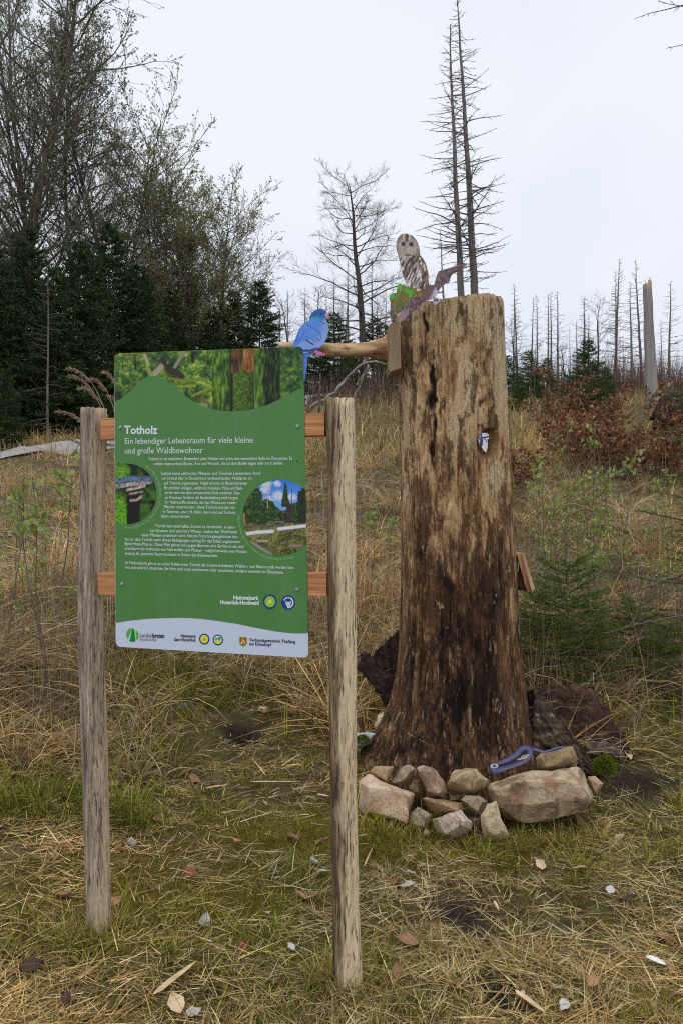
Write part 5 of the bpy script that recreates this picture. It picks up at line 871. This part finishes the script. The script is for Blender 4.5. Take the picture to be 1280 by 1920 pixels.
# upturned root plate, dry branches
m_root = m_rot('root_plate_soil', S(22, 18, 14), S(46, 38, 30), S(80, 68, 54))
o_ = bark_slab('root_plate', 'dark upturned root plate on the slope at the right edge', P(1232, 785, 15), P(1310, 800, 15), P(1310, 740, 15.6), P(1236, 752, 15.5), .35, m_root, 241, thick=.5, rag=.15); o_['category'] = 'root plate'; del o_['group']
def dry_branch(name, label, main, side, mat, n=7):
    D0 = main[0][2]; c = P(*main[-1][:3]); r = thing(name, label, 'branch', c); tb = Tubes()
    p = np.array([P(a, b, d) for a, b, d, _ in main]); rr_ = np.array([w for *_, w in main]); t = np.linspace(0, 1, 24); s_ = np.linspace(0, 1, len(p)); R = np.random.default_rng(int(main[0][0]))
    q = np.stack([np.interp(t, s_, p[:, k]) for k in range(3)], 1) + R.normal(0, .004, (24, 3)); tb.add(q, np.interp(t, s_, rr_), n); V, Q = tb.arrays(); part('limb', V, Q, mat, r, True)
    for sd in side:
        tb = Tubes(); p = np.array([P(a, b, d) for a, b, d, _ in sd]); t = np.linspace(0, 1, 12); s_ = np.linspace(0, 1, len(p)); q = np.stack([np.interp(t, s_, p[:, k]) for k in range(3)], 1) + R.normal(0, .003, (12, 3)); tb.add(q, np.interp(t, s_, [w for *_, w in sd]), 5); V, Q = tb.arrays(); part('twig', V, Q, mat, r, True)
dry_branch('dead_branch', 'pale forked dead branch curving up below the side branch', [(560, 790, 6.2, .016), (592, 758, 6.1, .014), (626, 738, 6.0, .013), (650, 708, 6.0, .012), (682, 681, 5.9, .010), (705, 677, 5.8, .008), (722, 682, 5.8, .005)], [[(682, 681, 5.9, .008), (684, 668, 5.9, .004)], [(668, 722, 6.0, .007), (690, 688, 6.0, .005)], [(650, 770, 6.1, .009), (668, 735, 6.05, .007), (690, 688, 6.0, .004)]], M_twig_pale)
dry_branch('dead_branch', 'dark thin upright dead stick behind the top right corner of the board', [(598, 800, 6.0, .010), (597, 760, 6.0, .009), (601, 700, 6.0, .006), (602, 692, 6.0, .004)], [[(577, 775, 6, .006), (580, 752, 6, .005), (592, 742, 6, .004)]], M_twig_dark)
dry_branch('dead_branch', 'dark dry branch reaching in from the right above the spruce sapling', [(1330, 1062, 6.0, .014), (1280, 1076, 6.0, .012), (1240, 1090, 5.9, .010), (1200, 1104, 5.9, .007), (1165, 1118, 5.9, .004)], [[(1240, 1090, 5.9, .006), (1210, 1130, 5.9, .005), (1180, 1172, 5.9, .004)], [(1222, 1097, 5.9, .005), (1218, 1130, 5.9, .003), (1212, 1150, 5.9, .002)], [(1280, 1078, 6, .006), (1225, 1120, 6, .005), (1198, 1165, 6, .004), (1150, 1185, 6, .003)]], M_twig_dark)
dry_branch('dead_branch', 'pale dry twig hanging low at the right edge before the spruce', [(1300, 1150, 5.8, .008), (1250, 1160, 5.8, .007), (1190, 1172, 5.8, .005), (1120, 1190, 5.8, .003)], [[(1210, 1168, 5.8, .005), (1195, 1200, 5.8, .004), (1170, 1230, 5.8, .002)]], M_twig)
# ------------------------------------------------------------------ grasses (uncountable)
def blades(name, N, ysamp, hfun, lean0, lean1, curl, wid, cols, wts, label, seed, dens=None, ns=3, lift=0., xm=.47, x0=.8, kind='stuff', dirbias=None, tuft=(1, .0)):
    R = np.random.default_rng(seed); per, trad = tuft; Nc = max(1, N // per); y = ysamp(R, Nc); x = R.uniform(-1, 1, Nc) * (xm * y + x0)
    keep = np.ones(Nc, bool) if dens is None else R.uniform(0, 1, Nc) < dens(x, y)
    x, y = x[keep], y[keep]; Nc = len(x); tid = np.repeat(np.arange(Nc), per); x, y = x[tid], y[tid]; N = len(x)
    rr0 = trad * (1 + .03 * y); ox, oy = R.normal(0, 1, N) * rr0 * (per > 1), R.normal(0, 1, N) * rr0 * (per > 1); x, y = x + ox, y + oy
    keep = (np.hypot((x - SX) / .50, (y - SD) / .42) > 1) & (path_d(x, y) > .30 + .75 * fbm(x * 1.5, y * 1.5, 95, 3)); x, y, ox, oy, tid, rr0 = (q[keep] for q in (x, y, ox, oy, tid, rr0)); N = len(x)
    hh = hfun(R, x, y) * (.60 + .40 * sst(1.0, 4.0, path_d(x, y + .6))) * R.uniform(.55, 1.4, Nc)[tid] ** (per > 1); az = R.uniform(0, 2 * math.pi, N); q_ = np.clip(np.hypot(ox, oy) / (1.6 * rr0 + 1e-6), 0, 1) if per > 1 else None
    if per > 1: az = np.arctan2(oy, ox) + R.normal(0, .8, N)
    if dirbias is not None:
        a2 = dirbias(R, x, y); az = a2 if per == 1 else np.where(R.uniform(0, 1, N) < .5, az, a2)
    th0 = R.uniform(lean0, lean1, N) if per == 1 else lean0 + (lean1 - lean0) * np.clip(.55 * q_ + .55 * R.uniform(0, 1, N), 0, 1); cu = R.uniform(curl[0], curl[1], N); w = R.uniform(wid[0], wid[1], N) * (1 + y * .02); z = h(x, y) - .008 + lift * R.uniform(0, 1, N)
    p = np.stack([x, y, z], 1); d = np.stack([np.cos(az), np.sin(az), 0 * az], 1); s = np.stack([-np.sin(az), np.cos(az), 0 * az], 1); s[:, 2] = R.normal(0, .5, N); s = unit(s); rows = []
    for k in range(ns + 1):
        f = k / ns; ww = (w * (1 - f ** 1.6) / 2)[:, None]
        if k < ns: rows += [p - s * ww, p + s * ww]
        else: rows.append(p)
        a = th0 + cu * f; p = p + (d * np.sin(a)[:, None] + np.array([0, 0, 1.]) * np.cos(a)[:, None]) * (hh / ns)[:, None]
    V = np.stack(rows, 1); nv = V.shape[1]; o = (np.arange(N) * nv)[:, None]; Q = np.concatenate([o + np.array([[2 * k, 2 * k + 1, 2 * k + 3, 2 * k + 2]]) for k in range(ns - 1)]); T = o + np.array([[nv - 3, nv - 2, nv - 1]])
    cl = np.array(cols); wp = np.array(wts) / np.sum(wts); i_ = R.choice(len(cl), N, p=wp); i_ = np.where(R.uniform(0, 1, N) < .5 * (per > 1), R.choice(len(cl), Nc, p=wp)[tid], i_); c = cl[i_] * R.uniform(.7, 1.3, (N, 1)) * (R.uniform(.6, 1.35, Nc)[tid] if per > 1 else np.ones(N))[:, None] * ((.65 + .76 * fbm(x * 1.7, y * 1.7, seed + 5, 3)) * (1 + .28 * sst(4, 7, y)))[:, None]; c = c * (1 + np.array([.12, 0, -.12]) * (2 * fbm(x * .9, y * .9, seed + 8, 2) - 1)[:, None]); Vv = V.reshape(-1, 3)
    return link(name, mesh_np(name, Vv, Q, T, col=np.repeat(c, nv, 0), smooth=True), M_grass, None, label, 'grass', None, kind)
near = lambda a, b: (lambda R, N: 1 / R.uniform(1 / b, 1 / a, N))
straw = [(.60, .42, .17), (.72, .55, .26), (.43, .28, .11), (.82, .69, .40), (.22, .135, .055)]; green = [(.13, .155, .014), (.21, .215, .022), (.31, .28, .035), (.40, .34, .06)]
swath = lambda R, x, y: fbm(x * 2.2, y * 2.2, 88, 2) * 14 + R.normal(0, .75, len(x))
clump = lambda x, y, s, k: sst(.35, .65, fbm(x * k, y * k, s, 3))
nosoil = lambda x, y: 1 - .93 * np.clip(soil(x, y) * 1.5, 0, 1)
flatz = lambda x, y: nosoil(x, y) * (1 - .55 * moss(x, y))
blades('flattened_straw', 118000, near(1.75, 7), lambda R, x, y: R.uniform(.04, .15, len(x)), 1.1, 1.55, (-.1, .35), (.0018, .0040), straw, (3, 3, 3, 1.5, 2), 'trampled dry straw lying over the foreground', 301, lambda x, y: flatz(x, y) * (.45 + .55 * clump(x, y, 61, 2.2)), lift=.022, dirbias=swath, tuft=(5, .02))
blades('short_grass', 130000, near(1.75, 7), lambda R, x, y: R.uniform(.018, .055, len(x)) * (1 + .6 * clump(x, y, 64, 2)), .1, .95, (.1, 1.0), (.0022, .0044), green, (3, 3, 2, 1), 'short green grass of the foreground', 302, lambda x, y: flatz(x, y) * (.25 + .75 * clump(x, y, 62, 1.6)), tuft=(14, .022))
blades('moss_carpet', 260000, lambda R, N: R.uniform(2.1, 4.4, N), lambda R, x, y: R.uniform(.015, .035, len(x)), .0, .9, (.0, .6), (.002, .0045), [(.20, .18, .022), (.28, .24, .03), (.15, .125, .025), (.24, .18, .04)], (3, 3, 2, 1), 'yellow green moss between the posts', 303, lambda x, y: moss(x, y) * nosoil(x, y), tuft=(20, .018), ns=2)
tallz = lambda x, y: sst(4.5, 6.0, y + 1.5 * sst(-.5, -1.3, x) - .5 * sst(.8, 2, x) + 1.2 * (fbm(x * .8, y * .8, 66, 3) - .5))
down = lambda R, x, y: -math.pi / 2 + R.normal(0, 1.1, len(x))
blades('tall_dry_grass', 150000, near(4.2, 19), lambda R, x, y: R.uniform(.20, .62, len(x)) * (.5 + .9 * clump(x, y, 67, 1.1)) * (1 + .5 * sst(-.8, -1.6, x) * sst(8, 6, y)), .25, 1.25, (.3, 1.5), (.0034, .0068), straw + [(.34, .27, .20)], (3, 2.5, 3, 1.2, 2.5, 3), 'tall dead grass bending over the slope', 304, lambda x, y: nosoil(x, y) * tallz(x, y) * (.12 + .88 * clump(x, y, 68, 1.6)), ns=4, dirbias=down, xm=.46, x0=.6, tuft=(40, .05))
blades('slope_green_grass', 72000, near(3.6, 17), lambda R, x, y: R.uniform(.08, .26, len(x)), .1, .9, (.2, 1.2), (.0032, .006), green, (3, 3, 2, 1), 'green grass tufts growing through the dead grass', 305, lambda x, y: nosoil(x, y) * (.25 + .75 * tallz(x, y)) * clump(x, y, 69, .9) * (1 - .3 * sst(-.5, 1.5, x) * sst(5, 8, y)), dirbias=down, xm=.46, x0=.6, tuft=(22, .035))
blades('dry_stalks', 11000, near(4.6, 16), lambda R, x, y: R.uniform(.4, .95, len(x)), .0, .45, (-.1, .5), (.002, .004), [(.26, .18, .13), (.36, .27, .19), (.16, .105, .075), (.48, .39, .27)], (3, 3, 3, 1.5), 'thin dead brown stalks standing on the slope', 306, lambda x, y: nosoil(x, y) * tallz(x, y) * clump(x, y, 70, 1.0), ns=5, xm=.46, x0=.5)
blades('far_slope_grass', 38000, near(14, 60), lambda R, x, y: R.uniform(.25, .65, len(x)), .1, 1.1, (.2, 1.1), (.006, .016), straw + [(.14, .17, .05)], (3, 2, 3, 1, 3, 2), 'dead grass on the far slope', 307, lambda x, y: .3 + .7 * clump(x, y, 71, .5), dirbias=down, x0=1)
blades('brown_thicket', 34000, near(26, 75), lambda R, x, y: R.uniform(.6, 2.2, len(x)), .0, .6, (-.3, .5), (.010, .022), [(.10, .065, .05), (.14, .09, .07), (.18, .12, .085), (.07, .05, .04)], (3, 3, 2, 2), 'reddish brown far thicket under the crest trees', 308, lambda x, y: clump(x, y, 72, .18) * (1 - .8 * sst(-4, -8, x) * sst(40, 30, y)), ns=3)
blades('bramble_canes', 8000, near(5.2, 15), lambda R, x, y: R.uniform(.5, 1.2, len(x)), .0, .9, (.6, 2.3), (.0035, .007), [(.20, .15, .12), (.30, .24, .19), (.14, .09, .075), (.42, .36, .29)], (3, 3, 2, 1.5), 'tangled arching bramble canes and twigs on the slope', 309, lambda x, y: tallz(x, y) * (.2 + .8 * sst(.3, 1.2, x)) * clump(x, y, 73, .8), ns=6, xm=.46, x0=.5, tuft=(6, .06))
FEET = [gp(652, 2.65)[:2], gp(187, 2.88)[:2]]
def foot(x, y):
    d = np.zeros(np.shape(x))
    for f_ in FEET: d = np.maximum(d, np.exp(-((x - f_[0]) ** 2 + (y - f_[1]) ** 2) / .010))
    return np.maximum(d, .5 * np.exp(-((y - 3.86 - .25 * (x - .55) ** 2) / .06) ** 2) * (x > .05) * (x < 1.35))
blades('foot_grass', 160000, lambda R, N: R.uniform(2.4, 4.2, N), lambda R, x, y: R.uniform(.05, .13, len(x)), .05, .9, (.1, 1.0), (.002, .004), green + straw[:3], (2, 2, 2, 1, 2, 1, 2), 'longer grass round the post feet and along the stone heap', 310, foot, tuft=(16, .018))
# reed grass with feathery heads beside the left post
R = np.random.default_rng(77)
def plume(px, D, tip_px, tip_py, k):
    g = gp(px, D); tip = P(tip_px, tip_py, D - .15); t = np.linspace(0, 1, 14)[:, None]; mid = np.array([g[0] * .8 + tip[0] * .2, (g[1] + tip[1]) / 2, max(tip[2] + .06, g[2] + .2)]); q = (1 - t) ** 2 * g + 2 * t * (1 - t) * mid + t * t * tip
    r = thing('reed_grass', 'arching dry reed stem with a feathery head, %s' % ['highest above the left post', 'second highest above the left post', 'just over the left post top', 'low, touching the left post top from the left', 'lowest, beside the upper rail', 'between left post and board corner', 'at the board corner, lower one', 'at the board corner, upper one'][k], 'grass', g, 'feathery reed stems by the left post'); tb = Tubes(); tb.add(q, np.linspace(.005, .002, 14), 4); V, Q = tb.arrays(); part('stem', V, Q, M_reed, r)
    n = 170; tt = R.uniform(.74, 1, n); p = np.stack([np.interp(tt, t[:, 0], q[:, a]) for a in range(3)], 1); d = unit(q[-1] - q[-4]) + R.normal(0, .35, (n, 3)) + [0, 0, -.35]; V, Q = kites(p, unit(d), unit(R.normal(0, 1, (n, 3))), R.uniform(.02, .05, n), np.full(n, .006)); off = np.array(r.location)
    link('feathery_head', mesh_np('feathery_head', V - off, Q, col=np.tile((.40, .31, .21), (len(V), 1)) * R.uniform(.8, 1.2, (len(V), 1))), M_grass, r)
M_reed = m_plain('reed_stem', (.36, .28, .18, 1), .8)
for k, a in enumerate(((245, 7.0, 128, 692), (240, 7.1, 131, 706), (250, 6.9, 150, 728), (236, 7.1, 108, 772), (232, 7.0, 118, 822), (252, 7.0, 172, 712), (256, 7.1, 206, 746), (262, 7.2, 196, 700))): plume(*a, k)
# ------------------------------------------------------------------ moss cushion on the bark, fallen leaves and wood chips
def cushion(name, label, c, r, N, cols, seed, ln=.016):
    R = np.random.default_rng(seed); d = unit(R.normal(0, 1, (N, 3))); d[:, 2] = np.abs(d[:, 2]) * .9; p = d * np.array(r) * R.uniform(.8, 1.05, (N, 1)); dr = unit(d + R.normal(0, .5, (N, 3))); V, Q = kites(p, dr, unit(np.cross(dr, R.normal(0, 1, (N, 3)))), R.uniform(.6, 1.3, N) * ln, np.full(N, .005)); cl = np.array(cols)
    link(name, mesh_np(name, V, Q, col=np.repeat(cl[R.integers(0, len(cl), N)] * R.uniform(.7, 1.3, (N, 1)), 4, 0)), M_grass, None, label, 'moss', None, 'stuff', tuple(c))
mc = [(.16, .20, .015), (.22, .26, .025), (.10, .13, .012)]
cushion('moss_cushion', 'bright green moss cushion at the foot of the lichen covered bark slab', P(1133, 1448, 4.43), (.055, .05, .10), 3000, mc, 401); cushion('moss_cushion', 'small moss cushion on the left root of the stump', P(679, 1392, 4.62), (.035, .03, .04), 900, mc, 402)
def leaf_mesh(seed, curl):
    R = np.random.default_rng(seed); n = 9; V = []; t = np.linspace(0, 1, n); w = np.sin(math.pi * t ** .8) * .32 * (1 + R.normal(0, .06, n)); ph = R.uniform(0, 6)
    for a in range(n):
        for s in (-1, -.5, 0, .5, 1): V.append((t[a] - .5, s * w[a], .10 * curl * abs(s) ** 1.5 * (1 + .4 * math.sin(a + ph)) + .12 * curl * math.sin(t[a] * 3 + ph) + R.normal(0, .012)))
    Q = [(a * 5 + b, a * 5 + b + 1, (a + 1) * 5 + b + 1, (a + 1) * 5 + b) for a in range(n - 1) for b in range(4)]; return np.array(V), Q
LM = [leaf_mesh(s, c) for s, c in ((1, 1.0), (2, 1.8), (3, .5), (4, 2.4))]
LT = {'brown': m_bark('leaf_brown', S(104, 76, 56), S(156, 120, 92), (25, 25, 25)), 'orange': m_bark('leaf_orange', S(150, 112, 80), S(198, 160, 122), (25, 25, 25)), 'pale': m_bark('leaf_pale', S(148, 142, 136), S(202, 198, 194), (25, 25, 25)), 'dark': m_bark('leaf_dark', S(46, 36, 32), S(86, 66, 58), (25, 25, 25)), 'red': m_bark('leaf_red', S(96, 60, 44), S(150, 100, 74), (25, 25, 25)), 'cream': m_bark('leaf_cream', S(186, 160, 124), S(216, 196, 164), (25, 25, 25))}
cache = {}
def leaf(px, py, size, tone, where, kind='leaf', seed=0, lift=.022):
    g = hit(px, py); R = np.random.default_rng(int(px * 7 + py)); k = int(R.integers(0, 4)); key = (k, tone)
    if key not in cache: V, Q = LM[k]; me = mesh_np('leaf', V, Q, smooth=True); me.materials.append(LT[tone]); cache[key] = me
    o = link('fallen_leaf', cache[key], None, None, 'fallen %s leaf %s' % ({'pale': 'whitish', 'red': 'reddish', 'cream': 'cream', 'orange': 'orange brown', 'brown': 'brown', 'dark': 'dark brown'}[tone], where), 'leaf', 'fallen leaves in the foreground', None, (g[0], g[1], g[2] + lift)); s = 1.12 * size / F * g[1]; o.scale = (s, s, s); o.rotation_euler = (R.uniform(-.5, .5), R.uniform(-.5, .5), R.uniform(0, 6.28))
for a in ((250, 1590, 30, 'pale', 'right of the left post, at mid height'), (385, 1738, 30, 'pale', 'midway between the two post feet'), (500, 1725, 22, 'pale', 'left of the right post foot'), (605, 1648, 26, 'pale', 'just left of the right post'), (1143, 1680, 24, 'pale', 'on the right, above the dark patch'), (1047, 1868, 34, 'pale', 'near the bottom right, beside the splinter'), (1056, 1902, 28, 'pale', 'at the bottom edge right of the splinter'), (980, 1877, 16, 'pale', 'on the bare soil at the bottom'), (770, 1646, 20, 'pale', 'right of the right post, below the heap'), (764, 1670, 26, 'pale', 'under the reddish leaf right of the post'), (520, 1657, 14, 'pale', 'small, above the moss'), (545, 1790, 18, 'pale', 'low, left of the right post'), (590, 1622, 20, 'pale', 'small, left of the right post, higher up'),
    (443, 1592, 36, 'orange', 'in the middle between the posts'), (565, 1690, 26, 'orange', 'left one of a pair by the right post'), (590, 1690, 22, 'brown', 'right one of a pair by the right post'), (740, 1662, 30, 'red', 'right of the right post'), (760, 1782, 42, 'brown', 'curled, right of the right post foot'), (355, 1645, 32, 'red', 'standing up above the moss'), (120, 1690, 40, 'brown', 'left of the left post foot'), (453, 1790, 32, 'red', 'at the lower edge of the moss'), (60, 1826, 40, 'dark', 'at the lower left corner'), (125, 1888, 28, 'dark', 'at the bottom edge on the left'), (216, 1705, 28, 'orange', 'leaning on the left post foot'), (1085, 1641, 26, 'orange', 'in the grass right of the cream stone'), (1013, 1630, 24, 'cream', 'below the largest stone'), (1030, 1575, 17, 'cream', 'round, before the largest stone'), (1155, 1580, 28, 'cream', 'at the right, below the bark slabs'), (1125, 1553, 32, 'orange', 'long, below the leaning bark slab'), (1110, 1855, 24, 'orange', 'near the bottom right'), (1175, 1697, 34, 'dark', 'on the right, crumpled'), (1243, 1768, 30, 'brown', 'at the right edge'), (210, 1480, 28, 'orange', 'beside the left post, high up'), (300, 1548, 30, 'brown', 'in the grass right of the left post'), (550, 1577, 28, 'brown', 'left of the right post above the pair'), (745, 1834, 30, 'brown', 'low, right of the right post'),
    (540, 1310, 26, 'orange', 'below the right corner of the board'), (494, 1336, 30, 'cream', 'right above the burrow'), (262, 1336, 24, 'cream', 'on the bank under the left half of the board'), (548, 1338, 24, 'brown', 'right of the burrow'), (365, 1470, 26, 'brown', 'on the bank below the burrow'), (1090, 1524, 26, 'orange', 'at the right foot of the largest stone'), (1085, 1548, 24, 'brown', 'in straw under the largest stone'), (1175, 1425, 24, 'cream', 'right of the mossy bark foot'), (600, 1585, 22, 'brown', 'against the right post, left side'), (35, 1470, 40, 'brown', 'at the left edge on the bank'), (330, 1900, 44, 'cream', 'at the bottom edge, below the long splinter'), (362, 1912, 30, 'pale', 'at the bottom edge right of the cream leaf')): leaf(*a)
M_chip = m_bark('fresh_wood_chip', S(150, 124, 90), S(200, 176, 138), (20, 20, 20)); M_chipw = m_bark('white_chip', S(196, 196, 194), S(226, 226, 226), (20, 20, 20))
def splinter(a, b, w, where, mat=M_chip):
    p, q = hit(*a), hit(*b); p[2] += .035; q[2] += .035; d = unit(q - p); s = unit(np.cross(d, [0, 0, 1])); u = np.cross(s, d); r_ = []
    for t, k in ((0, .3), (.12, .85), (.4, 1.), (.75, .7), (1, .12)): c = p + (q - p) * t + s * w * .15 * math.sin(t * 9); r_ += [c - s * w * k, c + u * w * .35 * k, c + s * w * k, c - u * w * .3 * k]
    V = np.array(r_) - p; me = bpy.data.meshes.new('wood_splinter'); me.from_pydata([tuple(v) for v in V], [], [(a * 4 + b, a * 4 + (b + 1) % 4, a * 4 + 4 + (b + 1) % 4, a * 4 + 4 + b) for a in range(4) for b in range(4)] + [(3, 2, 1, 0), (16, 17, 18, 19)]); link('wood_splinter', me, mat, None, where, 'wood splinter', 'wood splinters on the ground', None, tuple(p))
splinter((288, 1885), (368, 1822), .012, 'long pale wood splinter at the bottom left'); splinter((966, 1876), (1022, 1921), .011, 'pale wood splinter at the bottom edge right of the middle'); splinter((926, 1705), (935, 1726), .006, 'short wood splinter beside the bare soil patch'); splinter((470, 1478), (565, 1478), .008, 'pale dry stick left of the right post'); splinter((1212, 1812), (1248, 1828), .016, 'white wood chip at the right edge', M_chipw); splinter((386, 1490), (428, 1484), .010, 'short whitish chip on the bank below the burrow'); splinter((596, 1502), (618, 1506), .010, 'pale splinter stub at the left side of the right post'); splinter((682, 1640), (700, 1600), .004, 'thin straw stick right of the right post')
